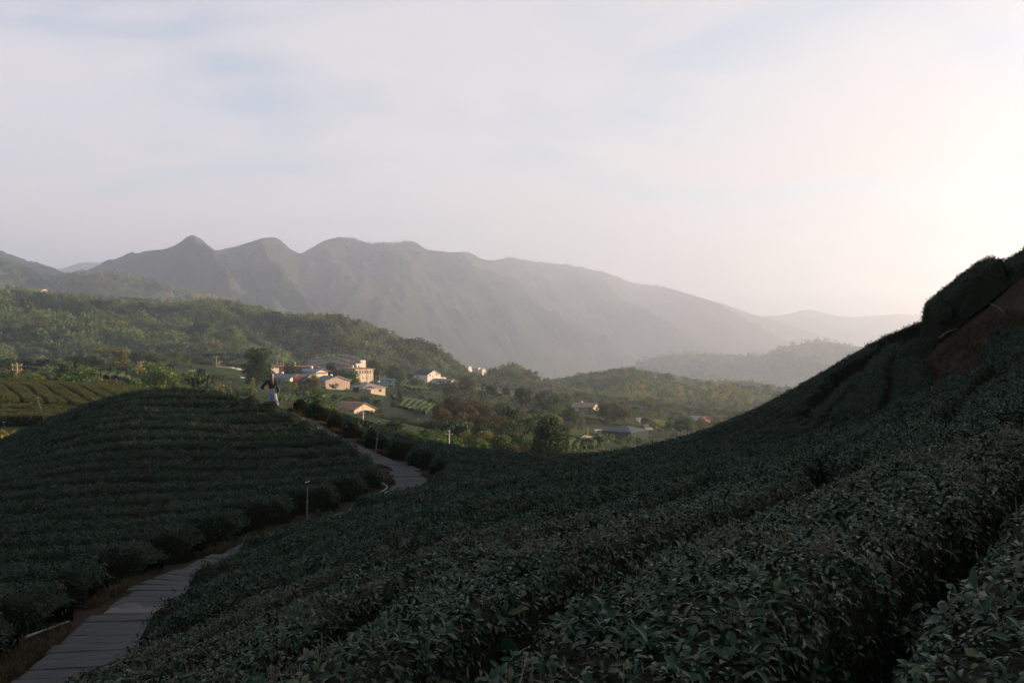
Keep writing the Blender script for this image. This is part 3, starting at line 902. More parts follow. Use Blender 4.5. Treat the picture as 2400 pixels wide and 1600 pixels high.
crest = sc_([(1380, 880), (1440, 848), (1480, 826), (1540, 813), (1600, 811), (1660, 813), (1740, 818), (1790, 801), (1850, 786), (1900, 784), (1960, 795), (2040, 800), (2200, 790), (2400, 780)], 3900)
HAZY = Ridge(crest, [(1380, 920, 2900), (2450, 930, 2900)], 900, 60, 1 / 600.0, 55, 300, 50, tilt=0.4, crest_amp=4)
HAZY.build('hazy_hill', M['mountain'])
crest = sc_([(1080, 900), (1180, 890), (1260, 884), (1340, 868), (1380, 861), (1410, 854), (1440, 853), (1490, 860), (1550, 872), (1620, 882), (1700, 884), (1760, 890), (1800, 898), (1850, 905), (1950, 915), (2200, 930)], lambda a: 1650 - abs(a - 1430) * 0.15)
KNOLL = Ridge(crest, [(1090, 925, 900), (1450, 968, 760), (1700, 985, 720), (2250, 1000, 800)], 500, 34, 1 / 240.0, 65, 300, 70, tilt=0.5, crest_amp=2)
KNOLL.build('knoll', M['forest_floor'])
crest = sc_([(-200, 720), (-60, 690), (0, 678), (40, 672), (90, 682), (150, 690), (250, 699), (330, 704), (400, 712), (440, 706), (500, 700), (560, 712), (620, 730), (680, 740), (740, 739), (800, 751), (850, 763), (900, 784), (950, 801), (1000, 812),
             (1030, 835), (1060, 856), (1100, 876), (1200, 890), (1300, 898)], lambda a: 1250 - max(0, a) * 0.1)
FOREST = Ridge(crest, [(-250, 862, 640), (0, 862, 640), (300, 862, 690), (600, 862, 720), (900, 885, 800), (1150, 910, 880), (1350, 915, 900)], 700, 52, 1 / 300.0, 78, 420, 110, tilt=0.75, convex=0.9, crest_amp=1.5)
FOREST.build('forest_hill', M['forest_floor'])
# ------------------------------------------------------------------ trees
def leaf_quads(C, size, out=None, r=rng):
    """diamond leaf faces at the points C"""
    n = len(C)
    nm = r.normal(0, 1, (n, 3)) + (0 if out is None else out * 1.1)
    nm /= np.linalg.norm(nm, axis=1)[:, None]
    a = np.cross(nm, r.normal(0, 1, (n, 3))); a /= np.linalg.norm(a, axis=1)[:, None]
    b = np.cross(nm, a)
    s = np.asarray(size) * r.uniform(0.6, 1.3, n); s = s[:, None]
    V = np.stack([C - a * s, C - b * s * 0.62 + nm * s * 0.15, C + a * s, C + b * s * 0.62 + nm * s * 0.15], 1).reshape(-1, 3)
    f = np.arange(4 * n).reshape(-1, 4)
    return V, f

def crown(clumps, per, size, r=rng):
    """clumps: (cx, cy, cz, rx, rz)"""
    P, O = [], []
    for (cx, cy, cz, rx, rz) in clumps:
        k = max(6, int(per * (rx / 0.2) ** 1.6))
        d = r.normal(0, 1, (k, 3)); d /= np.linalg.norm(d, axis=1)[:, None]
        rad = r.random(k) ** 0.33
        rad = 0.35 + 0.65 * rad
        P.append(np.c_[cx + d[:, 0] * rx * rad, cy + d[:, 1] * rx * rad, cz + d[:, 2] * rz * rad]); O.append(d)
    return leaf_quads(np.vstack(P), size, np.vstack(O), r)

def tree_proto(kind, seed, fine=1.0):
    """unit-height tree: returns (trunk verts/faces builder, crown verts, crown faces)"""
    r = np.random.default_rng(seed); tr = MB(); cl = []
    tip = lambda z, s=0.03: np.array([r.normal(0, s), r.normal(0, s), z])
    if kind == 'round':
        tr.tube([(0, 0, -0.12), tip(0.2, 0.01), tip(0.45, 0.02), tip(0.7, 0.03)], [0.035, 0.028, 0.02, 0.008], 6)
        for k in range(17):
            a = k * 2.4 + r.uniform(-0.4, 0.4); el = r.uniform(-0.9, 1.2); R = r.uniform(0.15, 0.30)
            c = np.array([math.cos(a) * math.cos(el) * R, math.sin(a) * math.cos(el) * R, 0.50 + math.sin(el) * 0.31])
            cl.append((*c, r.uniform(0.12, 0.20), r.uniform(0.10, 0.16)))
            if k % 2 == 0: tr.tube([(0, 0, 0.28 + 0.02 * k), c * np.array([0.5, 0.5, 0.9]), c], [0.014, 0.01, 0.004], 4)
        per, size = 120, 0.036
    elif kind == 'tall':
        tr.tube([(0, 0, -0.12), tip(0.3, 0.01), tip(0.6, 0.02), tip(0.85, 0.02)], [0.03, 0.024, 0.016, 0.006], 6)
        for k in range(18):
            t = k / 17; z = 0.22 + 0.68 * t
            w = 0.20 * (0.75 + 0.5 * math.sin(t * 9 + seed)) * (1.15 - 0.65 * t)
            a = k * 2.4; c = (math.cos(a) * w * 0.8, math.sin(a) * w * 0.8, z)
            cl.append((*c, r.uniform(0.13, 0.20), r.uniform(0.10, 0.15)))
            if k % 3 == 0: tr.tube([(0, 0, z - 0.1), c], [0.012, 0.004], 4)
        per, size = 190, 0.031
    elif kind == 'flat':
        tr.tube([(0, 0, -0.12), tip(0.3, 0.02), tip(0.6, 0.05)], [0.03, 0.026, 0.018], 6)
        for k in range(13):
            a = k * 2.4; R = r.uniform(0.15, 0.62)
            c = np.array([math.cos(a) * R, math.sin(a) * R, 0.88 - 0.45 * R * R + r.uniform(-0.12, 0.05)])
            cl.append((*c, r.uniform(0.14, 0.22), r.uniform(0.05, 0.09)))
            tr.tube([(0, 0, 0.5), c * np.array([0.55, 0.55, 0.88]), c], [0.016, 0.01, 0.004], 4)
        per, size = 110, 0.034
    elif kind == 'cone':
        tr.tube([(0, 0, -0.1), (0, 0, 0.5), (0, 0, 0.95)], [0.022, 0.014, 0.004], 6)
        for k in range(22):
            t = k / 21; w = 0.17 * (1 - t) ** 0.8 + 0.015; a = k * 2.4
            cl.append((math.cos(a) * w * 0.7, math.sin(a) * w * 0.7, 0.16 + 0.8 * t, 0.05 + 0.09 * (1 - t), 0.06))
        per, size = 90, 0.022
    elif kind == 'bamboo':
        P = []; O = []
        for k in range(26):
            a = r.uniform(0, 6.28); R = r.uniform(0.02, 0.16); lean = r.uniform(0.08, 0.34)
            h = r.uniform(0.62, 1.0); b0 = np.array([math.cos(a) * R, math.sin(a) * R, -0.08])
            pts = [b0 + np.array([math.cos(a) * lean * t * t, math.sin(a) * lean * t * t, (h + 0.08) * (t - 0.16 * t ** 4)]) for t in np.linspace(0, 1, 7)]
            tr.tube(pts, np.linspace(0.008, 0.002, 7), 4)
            m = 46; t = r.uniform(0.3, 1.0, m) ** 0.8; pp = np.array(pts)
            q_ = np.c_[[np.interp(t, np.linspace(0, 1, 7), pp[:, i]) for i in range(3)]].T
            P.append(q_ + r.normal(0, 0.032, q_.shape) - np.array([0, 0, 0.02])); O.append(np.tile([math.cos(a) * 0.4, math.sin(a) * 0.4, 0.5], (m, 1)))
        V, f = leaf_quads(np.vstack(P), 0.024, np.vstack(O), r)
        V = V.reshape(-1, 4, 3)
        return tr, V.reshape(-1, 3), f
    elif kind == 'palm':
        tr.tube([(0, 0, -0.08), (0.01, 0, 0.4), (0.0, 0.01, 0.84)], [0.016, 0.012, 0.01], 6)
        P = []; O = []
        for k in range(11):
            a = k * 2.4; up_ = r.uniform(-0.1, 0.8)
            t = np.linspace(0.05, 1, 18)
            L_ = 0.24
            base_ = np.c_[np.cos(a) * L_ * t, np.sin(a) * L_ * t, 0.84 + up_ * 0.2 * t - 0.22 * t * t]
            P.append(base_ + r.normal(0, 0.008, base_.shape)); O.append(np.tile([0, 0, 1.0], (18, 1)))
        V, f = leaf_quads(np.vstack(P), 0.03, np.vstack(O), r)
        return tr, V, f
    else:  # bush
        tr.tube([(0, 0, -0.2), tip(0.4, 0.05)], [0.04, 0.015], 5)
        for k in range(14):
            a = k * 2.4; R = r.uniform(0.1, 0.58)
            cl.append((math.cos(a) * R, math.sin(a) * R, 0.52 - 0.3 * R + r.uniform(-0.2, 0.16), r.uniform(0.18, 0.3), r.uniform(0.15, 0.26)))
        per, size = 80, 0.05
    V, f = crown(cl, per * fine, size / fine ** 0.5, r)
    return tr, V, f

LC = {
    'dark': leafy('foliage_dark', [(0, (0.014, 0.030, 0.013)), (0.6, (0.026, 0.050, 0.020)), (1, (0.045, 0.075, 0.028))], 0.6, 0.12, 0.25),
    'mid': leafy('foliage_mid', [(0, (0.036, 0.072, 0.022)), (0.6, (0.066, 0.114, 0.032)), (1, (0.102, 0.150, 0.043))], 0.6, 0.12, 0.3),
    'light': leafy('foliage_light', [(0, (0.066, 0.108, 0.031)), (0.6, (0.108, 0.162, 0.048)), (1, (0.168, 0.216, 0.072))], 0.6, 0.12, 0.3),
    'olive': leafy('foliage_olive', [(0, (0.072, 0.082, 0.026)), (0.6, (0.120, 0.126, 0.041)), (1, (0.192, 0.174, 0.060))], 0.6, 0.12, 0.3),
    'gold': leafy('foliage_gold', [(0, (0.132, 0.132, 0.036)), (0.6, (0.216, 0.198, 0.058)), (1, (0.324, 0.264, 0.084))], 0.6, 0.12, 0.35),  # warm gold of sunlit crowns put into the leaf colour
    'brown': leafy('foliage_brown', [(0, (0.032, 0.034, 0.018)), (0.6, (0.058, 0.054, 0.027)), (1, (0.095, 0.078, 0.04))], 0.7, 0.1, 0.3),
}
M['bark'] = noisy('bark', [(0.3, (0.05, 0.04, 0.03)), (0.7, (0.11, 0.09, 0.07))], 12, 0.95, spec=0.05)
PROTO = {}
def proto(kind, var, colr, fine=1.0):
    key = (kind, var, fine)
    if key not in PROTO:
        tr, V, f = tree_proto(kind, 100 + var * 7 + len(kind), fine)
        tm = new_mesh('trunk', np.vstack(tr.v), [np.array(tr.f4), np.array(tr.f3)], True); tm.materials.append(M['bark'])
        cm = new_mesh('crown', V, f); cm.materials.append(LC['mid'])
        PROTO[key] = (tm, cm)
    return PROTO[key]

def plant(loc, h, kind, colr, label, name='tree', cat='tree', group=None, w=1.0, rz=None, var=None, fine=1.0, parts=('trunk', 'crown')):
    tm, cm = proto(kind, int(rng.integers(0, 3)) if var is None else var, colr, fine)
    o = empty(name, loc, rng.uniform(0, 6.28) if rz is None else rz)
    o.scale = (h * w, h * w, h)
    for nm, me in zip(parts, (tm, cm)):
        c = bpy.data.objects.new(nm, me); col.objects.link(c); c.parent = o
        if me is cm:
            c.material_slots[0].link = 'OBJECT'; c.material_slots[0].material = LC[colr]
    return tag(o, label, cat, group)

WIDTH = {'round': 0.78, 'tall': 0.50, 'flat': 1.35, 'cone': 0.38, 'bamboo': 0.66, 'palm': 0.45, 'bush': 1.45}
def tree_at(px, py_top, Y, kind, colr, label, wpx=None, fixed=False, **kw):
    """a tree whose top shows at (px, py_top): stands on the valley ground at the distance where its height fits its width"""
    Ys = Y * (np.linspace(0.97, 1.03, 5) if fixed else np.linspace(0.5, 1.12, 60))
    xs = (px - 1200) / F * Ys; zt = -(py_top - 800) / F * Ys
    zg = val_z(xs, Ys) - 0.1
    want = 1.2 * (wpx or 36) / F * Ys / WIDTH[kind]
    cost = np.abs(np.log(np.maximum(zt - zg, 0.05) / want)) + 0.9 * np.abs(Ys / Y - 1) + (Ys < 56) * 5
    k = int(cost.argmin())
    h = float(np.clip(zt[k] - zg[k], want[k] * (0.45 if fixed else 0.55), want[k] * (2.4 if fixed else 1.9)))
    w = float(np.clip(want[k] / h, 0.5, 2.0))
    return plant((float(xs[k]), float(Ys[k]), float(zg[k])), h, kind, colr, label, w=w, **kw)

# ---- the wooded hills: a mass of bamboo and broadleaf crowns, too many to count
def wood_proto(name, seed, kind, mt):
    r = np.random.default_rng(seed)
    if kind == 'plume':
        cl = [(r.normal(0, 0.20), r.normal(0, 0.20), 0.35 + 0.5 * r.random(), 0.16, 0.20) for _ in range(7)]
        V, f = crown(cl, 20, 0.085, r)
    else:
        cl = [(r.normal(0, 0.24), r.normal(0, 0.24), 0.45 + 0.3 * r.random(), 0.22, 0.2) for _ in range(6)]
        V, f = crown(cl, 18, 0.10, r)
    me = new_mesh(name, V, f); me.materials.append(mt)
    return bpy.data.objects.new(name, me)
WOODS = []
for i, (kd, c) in enumerate([('plume', 'olive'), ('plume', 'light'), ('plume', 'mid'), ('round', 'mid'), ('round', 'dark'), ('plume', 'gold'), ('round', 'brown')]):
    WOODS.append(wood_proto('wood_crown', 300 + i, kd, LC[c]))
NG_WOOD = instancer('wood_crowns', WOODS)

def wood(name, label, P, hmin, hmax, seed, scrub=False):
    n = len(P)
    nz_ = vnoise(P[:, 0] / 70 + seed, P[:, 1] / 70, seed); n2 = vnoise(P[:, 0] / 150, P[:, 1] / 150 + seed, seed + 3)
    r = rng.random(n)
    ix = np.where(nz_ > 0.62, np.where(r < 0.75, 4, 3), np.where(r < 0.28, 0, np.where(r < 0.72, 1, 2)))
    ix = np.where((n2 > 0.66) & (r < 0.5), 5, ix)
    ix = np.where((n2 < 0.26) & (r < 0.3), 6, ix)
    if scrub: ix = rng.choice([2, 3, 4, 4, 4, 0, 6], n)
    h = rng.uniform(hmin, hmax, n) * np.where(rng.random(n) < 0.08, 1.3, 1.0)
    sc = np.c_[h * rng.uniform(0.75, 1.25, n), h * rng.uniform(0.75, 1.25, n), h]
    R = np.c_[rng.normal(0, 0.08, n), rng.normal(0, 0.08, n), rng.uniform(0, 6.28, n)]
    o = scatter(name, NG_WOOD, P - np.array([0, 0, 0.8]), R, sc, ix, LC['mid'])
    return tag(o, label, 'woodland', kind='stuff')

def clear(P):     # clearings: fields and cuttings on the forest hill
    return P[~((vnoise(P[:, 0] / 130 + 3, P[:, 1] / 130, 44) > 0.74))]
wood('forest', 'bamboo and broadleaf forest covering the wide hill behind the village', FOREST.sample(15000), 6, 10.5, 6)
wood('forest', 'sunlit forest on the pale knoll past the fields', KNOLL.sample(4600), 6, 10, 9)
wood('forest', 'hazy forest on the spur hill under the blue ridge', SPUR.sample(4200), 10, 16, 12)
P = HAZY.sample(1500); wood('forest', 'hazy scattered trees on the flat-topped hill beyond the knoll', P, 10, 20, 14)
# crest trees that break the mountain skyline
k = rng.integers(0, MAIN.X.shape[0], 420); tj = MAIN.nf - 1
P = np.c_[MAIN.X[k, tj], MAIN.Y[k, tj], MAIN.Z[k, tj]] + np.c_[rng.normal(0, 12, (420, 2)), np.full(420, -4.0)]
wood('forest', 'tiny trees along the mountain skyline', P[vnoise(P[:, 0] / 260, P[:, 1] * 0, 5) > 0.42], 10, 17, 17)

# ---- single trees between the tea hill and the forest hill
G1 = 'trees beside the meadow'
TL = [
    (15, 836, 300, 'round', 'dark', 46, 'dark round tree at the picture edge beside the pole with crossarm'),
    (74, 862, 150, 'bush', 'light', 50, 'pale-leaved shrub tree just behind the lit tea field'),
    (112, 874, 150, 'bush', 'mid', 40, 'low green tree between the pale-leaved shrub and the round tree'),
    (150, 853, 215, 'tall', 'dark', 22, 'narrow dark tree left of the dense round tree'),
    (191, 857, 170, 'round', 'mid', 62, 'dense round green tree above the lit tea field'),
    (178, 830, 330, 'round', 'dark', 46, 'dark bulky tree under the olive tree with pale limbs'),
    (212, 828, 335, 'round', 'dark', 44, 'dark bulky tree touching the olive tree with pale limbs'),
    (247, 808, 330, 'flat', 'olive', 66, 'tall olive tree with bare pale limbs'),
    (282, 815, 335, 'tall', 'olive', 34, 'slim olive tree beside the one with pale limbs'),
    (303, 848, 320, 'tall', 'mid', 18, 'slim young tree with a pale trunk at the meadow corner'),
    (268, 846, 280, 'tall', 'light', 22, 'bright climbing-plant covered tree below the olive trees'),
    (246, 880, 172, 'bush', 'brown', 36, 'brownish shrub below the tea strip'),
    (288, 893, 162, 'bush', 'brown', 34, 'low rust-tinged bush behind the mound crest'),
    (378, 848, 205, 'round', 'mid', 74, 'large leafy green tree in front of the meadow'),
    (404, 868, 200, 'bush', 'mid', 44, 'lower green crown leaning on the large leafy tree'),
    (331, 892, 175, 'bush', 'dark', 50, 'dark bush behind the top of the mound'),
    (424, 893, 180, 'bush', 'mid', 42, 'green bush below the meadow wall'),
    (458, 900, 180, 'bush', 'olive', 40, 'olive bush behind the mound, under the white tarp'),
    (395, 834, 460, 'cone', 'dark', 24, 'dark pointed tree at the back of the meadow'),
    (413, 823, 465, 'tall', 'mid', 22, 'lit green tree at the back of the meadow'),
    (438, 831, 455, 'round', 'brown', 34, 'rusty broad tree at the back of the meadow'),
    (461, 834, 450, 'round', 'dark', 32, 'dark round tree behind the pole on the meadow'),
    (500, 823, 435, 'flat', 'dark', 58, 'dark flat-topped tree behind the parked cars'),
    (532, 836, 430, 'flat', 'dark', 44, 'dark spreading tree over the parked cars'),
    (471, 862, 300, 'round', 'dark', 20, 'small leaning lone tree on the mown meadow'),
    (567, 848, 420, 'round', 'olive', 30, 'pale green tree right behind the tall tree by the walker'),
    (553, 882, 330, 'round', 'dark', 14, 'little tree by the second white tarp'),
    (604, 815, 292, 'tall', 'dark', 50, 'tall massive dark tree rising beside the walking person'),
    (594, 872, 288, 'round', 'dark', 44, 'lower dark crown at the foot of the tall tree'),
    (10, 988, 57, 'bush', 'gold', 60, 'sunlit shrub tinted gold at the picture edge below the lit tea field'),  # gold leaf colour imitates the warm sunlight on it
    (150, 893, 165, 'bush', 'dark', 60, 'dark hedge-like shrub behind the lit field'),
    (40, 885, 160, 'bush', 'dark', 54, 'dark shrub at the foot of the pole with crossarm'),
]
for i_, (px, py, Y, kd, c, w) in enumerate([(60, 850, 330, 'round', 'dark', 50), (100, 846, 340, 'round', 'dark', 46), (130, 842, 335, 'round', 'mid', 44), (160, 845, 330, 'round', 'dark', 40), (225, 846, 310, 'bush', 'dark', 60), (320, 838, 400, 'round', 'dark', 46), (345, 842, 405, 'round', 'dark', 40), (365, 836, 420, 'round', 'mid', 40),
                                         (380, 846, 420, 'bush', 'dark', 44), (480, 842, 430, 'bush', 'dark', 44), (345, 890, 185, 'bush', 'dark', 60), (300, 896, 165, 'bush', 'mid', 54), (110, 888, 158, 'bush', 'dark', 60), (218, 886, 165, 'bush', 'dark', 60), (70, 884, 165, 'bush', 'mid', 50), (500, 905, 170, 'bush', 'dark', 56), (540, 908, 165, 'bush', 'dark', 50), (580, 900, 190, 'bush', 'brown', 44)]):
    TL.append((px, py, Y, kd, c, w, '%s %s in the dark belt of trees behind the mound, %s along it' % ({'dark': 'dark', 'mid': 'green', 'brown': 'rusty'}[c], {'round': 'tree', 'bush': 'bush'}[kd], ORD[i_])))
for px, py, Y, kd, c, w, lab in TL:
    tree_at(px, py, Y, kd, c, lab, w, fixed=True, group=G1)
G2 = 'trees among the village houses'
TV = [
    (683, 843, 428, 'round', 'dark', 38, 'dark tree in front of the long orange-roofed building'),
    (776, 849, 470, 'tall', 'dark', 26, 'slim dark tree against the dark hall roofs'),
    (800, 858, 440, 'round', 'dark', 34, 'dark tree at the corner of the three-storey block'),
    (823, 862, 430, 'round', 'mid', 36, 'bushy tree hiding the foot of the three-storey block'),
    (729, 879, 392, 'round', 'dark', 54, 'broad dark tree beside the beige gable house'),
    (773, 903, 384, 'bush', 'dark', 28, 'clipped round bush before the beige gable house'),
    (672, 896, 380, 'bush', 'mid', 26, 'green bush below the grey-roofed cottage'),
    (655, 889, 378, 'bush', 'dark', 26, 'dark bush right behind the walking person'),
    (692, 908, 345, 'round', 'dark', 34, 'dark low tree between the person and the lawn'),
    (738, 905, 360, 'tall', 'olive', 26, 'thin olive tree on the lawn below the village'),
    (819, 925, 290, 'round', 'brown', 46, 'brown-tinged broad tree above the striped-roof house'),
    (850, 934, 286, 'round', 'dark', 30, 'dark round tree behind the striped-roof house'),
    (880, 951, 282, 'bush', 'brown', 36, 'brownish bush beyond the striped-roof house'),
    (880, 838, 520, 'round', 'dark', 40, 'dark tree behind the poles at the village end'),
    (858, 845, 560, 'round', 'dark', 16, 'small dark crown behind the three-storey block'),
    (921, 850, 560, 'round', 'dark', 32, 'dark ragged tree above the vegetable rows'),
    (941, 866, 565, 'tall', 'mid', 18, 'thin green tree between ragged tree and white house'),
    (962, 868, 575, 'bush', 'dark', 18, 'small dark bush left of the white house'),
    (974, 876, 540, 'bush', 'mid', 36, 'green bush in front of the white house roof'),
    (841, 907, 372, 'palm', 'dark', 16, 'spiky palm in front of the hip-roofed cottage'),
    (865, 906, 370, 'palm', 'dark', 20, 'second spiky palm before the hip-roofed cottage'),
    (828, 905, 378, 'tall', 'brown', 12, 'dry brown sapling beside the hip-roofed cottage'),
    (936, 917, 345, 'tall', 'dark', 13, 'lone slim tree standing in the small tea field'),
    (706, 872, 420, 'bush', 'dark', 20, 'dark bush under the orange-roofed building'),
]
for px, py, Y, kd, c, w, lab in TV:
    tree_at(px, py, Y, kd, c, lab, w, fixed=True, group=G2)
G3 = 'trees along the field ridge'
TR = [
    (1048, 876, 640, 'bamboo', 'dark', 34, 'dark bamboo clump behind the white house'), (1066, 880, 645, 'bamboo', 'dark', 30, 'dark bamboo clump behind the ruined walls'),
    (1091, 875, 620, 'round', 'brown', 34, 'brown-crowned tree past the ruined walls'), (1111, 893, 615, 'cone', 'dark', 14, 'short dark pointed tree after the brown-crowned one'),
    (1132, 890, 640, 'cone', 'dark', 26, 'dark pointed tree at the middle of the ridge line'), (1152, 897, 640, 'round', 'dark', 28, 'dark round tree after the pointed one on the ridge'),
    (1164, 890, 650, 'palm', 'dark', 14, 'tiny palm standing up from the ridge line'), (1186, 904, 660, 'round', 'dark', 20, 'small dark tree next to the dome-shaped tree'),
    (1227, 901, 640, 'round', 'dark', 44, 'large dome-shaped dark tree on the ridge line'), (1272, 909, 640, 'round', 'dark', 40, 'dark feathery tree following the dome-shaped one'),
    (1300, 918, 635, 'round', 'dark', 34, 'low dark tree two past the dome-shaped one'), (1328, 915, 630, 'round', 'mid', 28, 'green tree above the grey farmhouse'),
    (1355, 927, 600, 'round', 'olive', 24, 'olive tree just behind the grey farmhouse'), (1336, 945, 480, 'round', 'dark', 34, 'dark round tree beside the grey farmhouse'),
    (1302, 936, 520, 'bush', 'mid', 46, 'sprawling green shrub next to the small white hut'), (1256, 945, 520, 'bush', 'dark', 34, 'dark shrub left of the small white hut'),
    (1417, 941, 560, 'round', 'dark', 36, 'first of the three dark trees beyond the farmhouse'), (1440, 942, 556, 'round', 'dark', 34, 'middle one of the three dark trees beyond the farmhouse'),
    (1463, 939, 552, 'round', 'olive', 34, 'tallest of the three trees beyond the farmhouse'), (1487, 948, 560, 'palm', 'dark', 18, 'palm above the green terrace fields'), (1496, 953, 556, 'palm', 'mid', 16, 'second palm above the green terrace fields'),
    (1508, 961, 550, 'bush', 'mid', 20, 'light shrub at the end of the palms'), (1530, 965, 545, 'bush', 'mid', 24, 'round shrub on the terrace edge'), (1510, 975, 430, 'round', 'dark', 18, 'small round tree by the farm lane'),
    (1572, 979, 520, 'bush', 'dark', 34, 'dark shrub above the yellow field'), (1594, 977, 520, 'round', 'dark', 30, 'dark tree above the yellow field'), (1612, 968, 525, 'round', 'mid', 40, 'big pale tree beside the red-walled house'),
    (1643, 972, 530, 'round', 'olive', 20, 'small tree behind the red-walled house'), (1470, 1035, 300, 'bush', 'mid', 24, 'shrub at the foot of the dark barn'), (1374, 1018, 320, 'bush', 'dark', 30, 'dark shrub by the round water tank'),
    (1375, 1030, 300, 'bush', 'mid', 26, 'leafy shrub beside the farm track'), (1208, 1018, 150, 'bamboo', 'dark', 50, 'dark bamboo clump just over the saddle edge'),
    (1281, 976, 200, 'tall', 'dark', 56, 'tall dark leafy tree near the saddle, highest of the wood'), (1310, 1003, 185, 'round', 'dark', 48, 'dark round tree at the end of the wood near the saddle'), (1249, 995, 190, 'round', 'dark', 46, 'dark tree leaning on the tallest one of the wood'),
    (1012, 1002, 150, 'round', 'mid', 44, 'green tree peeping over the saddle edge'), (960, 1000, 150, 'round', 'mid', 56, 'leafy tree just over the tea edge, near the middle sprinkler'),
]
for px, py, Y, kd, c, w, lab in TR:
    tree_at(px, py, Y, kd, c, lab, w, group=G3)
# bamboo thicket below the person; its sunlit yellow is put into the leaf colour
TB = [(690, 946, 110, 'gold'), (708, 938, 130, 'olive'), (724, 942, 120, 'gold'), (742, 928, 150, 'olive'), (757, 940, 128, 'gold'), (772, 934, 150, 'olive'), (786, 948, 135, 'gold'), (792, 960, 120, 'gold'), (770, 958, 105, 'olive'), (740, 958, 100, 'gold'), (716, 957, 95, 'olive'),
      (668, 942, 120, 'olive'), (655, 930, 140, 'olive'), (670, 925, 160, 'brown'), (700, 925, 170, 'mid'), (760, 925, 190, 'mid'), (790, 938, 190, 'olive')]
for i, (px, py, Y, c) in enumerate(TB):
    tree_at(px, py, Y, 'bamboo', c, 'feathery bamboo clump in the sunlit thicket below the person, %s from the path end' % ORD[i], 46, name='bamboo_clump', cat='bamboo', group='sunlit bamboo thicket', parts=('culms', 'leaves'))
# the wood in the hollow
up_b = [(860, 962), (930, 972), (985, 985), (1010, 968), (1035, 940), (1062, 918), (1110, 925), (1200, 938), (1260, 955), (1300, 968), (1335, 985)]
i = 0
cols = ['dark', 'dark', 'mid', 'brown', 'dark', 'olive', 'mid']
names = {'dark': 'dark green', 'mid': 'fresh green', 'brown': 'brownish', 'olive': 'olive'}
HL = {}
def hollow_label(cn, kn, x_, y_):
    near = [(862, 'the striped-roof house'), (950, 'the small tea field'), (1030, 'the white house'), (1110, 'the ridge rows'), (1200, 'the ridge pole'), (1280, 'the tallest tree'), (1400, 'the water tank')]
    nm = min(near, key=lambda q_: abs(q_[0] - x_))[1]
    band = 'atop' if y_ < 955 else ('high in' if y_ < 980 else ('mid' if y_ < 1005 else 'lowest in'))
    key = (cn, kn, nm, band); HL[key] = HL.get(key, 0) + 1
    b_ = '%s %s %s the hollow wood below %s' % (cn, kn, band, nm)
    return b_ if HL[key] == 1 else b_.replace(cn, ORD[HL[key] - 1] + ' ' + cn, 1)
for py in np.linspace(1, 0, 12):
    for px in np.arange(862, 1335, 34):
        x_ = px + rng.uniform(-14, 14); top = pl(up_b, x_)
        y_ = top + (1036 - top) * py + rng.uniform(-5, 5)
        if y_ > 1032 or rng.random() < 0.1: continue
        Y = np.interp(y_, [920, 960, 1000, 1034], [430, 330, 235, 130]) + rng.uniform(-8, 8)
        c = cols[int(rng.integers(0, 7))] if vnoise(np.array([px / 60.0]), np.array([py * 5]), 77)[0] > 0.45 else ('brown' if y_ < 965 else 'dark')
        kd = 'round' if rng.random() < 0.72 else ('bamboo' if y_ > 980 else 'bush')
        tree_at(x_, y_, Y, kd, c, hollow_label(names[c], {'round': 'round tree', 'bamboo': 'bamboo clump', 'bush': 'low tree'}[kd], x_, y_), rng.uniform(34, 56), group='wood in the hollow')
        i += 1
print('hollow trees', i)

# undergrowth that covers the slopes between trees, fields and houses
n_ = 17000
ux = rng.uniform(-420, 420, n_); uy = 60 + 780 * rng.random(n_) ** 0.75
keep = (np.abs(ux) < 0.56 * uy + 12) & (vnoise(ux / 45, uy / 45, 61) > 0.22) & ~((ux < -8) & (uy < 140))
UND = np.c_[ux, uy][keep]
# ------------------------------------------------------------------ village
for nm, c, rg in [('wall_white', (0.50, 0.48, 0.45), 0.8), ('wall_cream', (0.42, 0.37, 0.30), 0.85), ('wall_beige', (0.36, 0.30, 0.25), 0.85), ('wall_pink', (0.36, 0.26, 0.21), 0.85), ('wall_grey', (0.32, 0.32, 0.31), 0.85),
                  ('wall_brick', (0.20, 0.085, 0.06), 0.9), ('wall_teal', (0.13, 0.22, 0.22), 0.7), ('wall_dark', (0.035, 0.045, 0.048), 0.6), ('roof_dark', (0.035, 0.037, 0.04), 0.6), ('roof_blue', (0.03, 0.036, 0.055), 0.5),
                  ('roof_teal', (0.15, 0.19, 0.20), 0.5), ('roof_grey', (0.20, 0.19, 0.18), 0.8), ('roof_brown', (0.20, 0.15, 0.12), 0.7), ('roof_orange', (0.40, 0.17, 0.09), 0.7), ('roof_green', (0.10, 0.14, 0.14), 0.6), ('roof_barn', (0.055, 0.075, 0.085), 0.45),
                  ('trim', (0.38, 0.36, 0.34), 0.6), ('wood_pole', (0.26, 0.20, 0.15), 0.9), ('concrete', (0.40, 0.38, 0.35), 0.9), ('steel', (0.45, 0.46, 0.47), 0.4), ('rubber', (0.02, 0.02, 0.02), 0.8), ('tank', (0.72, 0.73, 0.73), 0.5),
                  ('car_white', (0.75, 0.75, 0.74), 0.3), ('car_dark', (0.05, 0.05, 0.06), 0.3), ('red', (0.22, 0.05, 0.035), 0.6)]:
    M[nm] = plain(nm, c, max(rg, 0.8) if nm[:4] in ('wall', 'roof') else rg, 0.08 if nm[:4] in ('wall', 'roof') else 0.3, var=0.2, scale=0.9)
M['wall_dark'] = plain('wall_slate', (0.03, 0.04, 0.042), 0.95, 0.03)
M['pane'] = plain('pane', (0.03, 0.035, 0.04), 0.15, 0.6, 0.2)

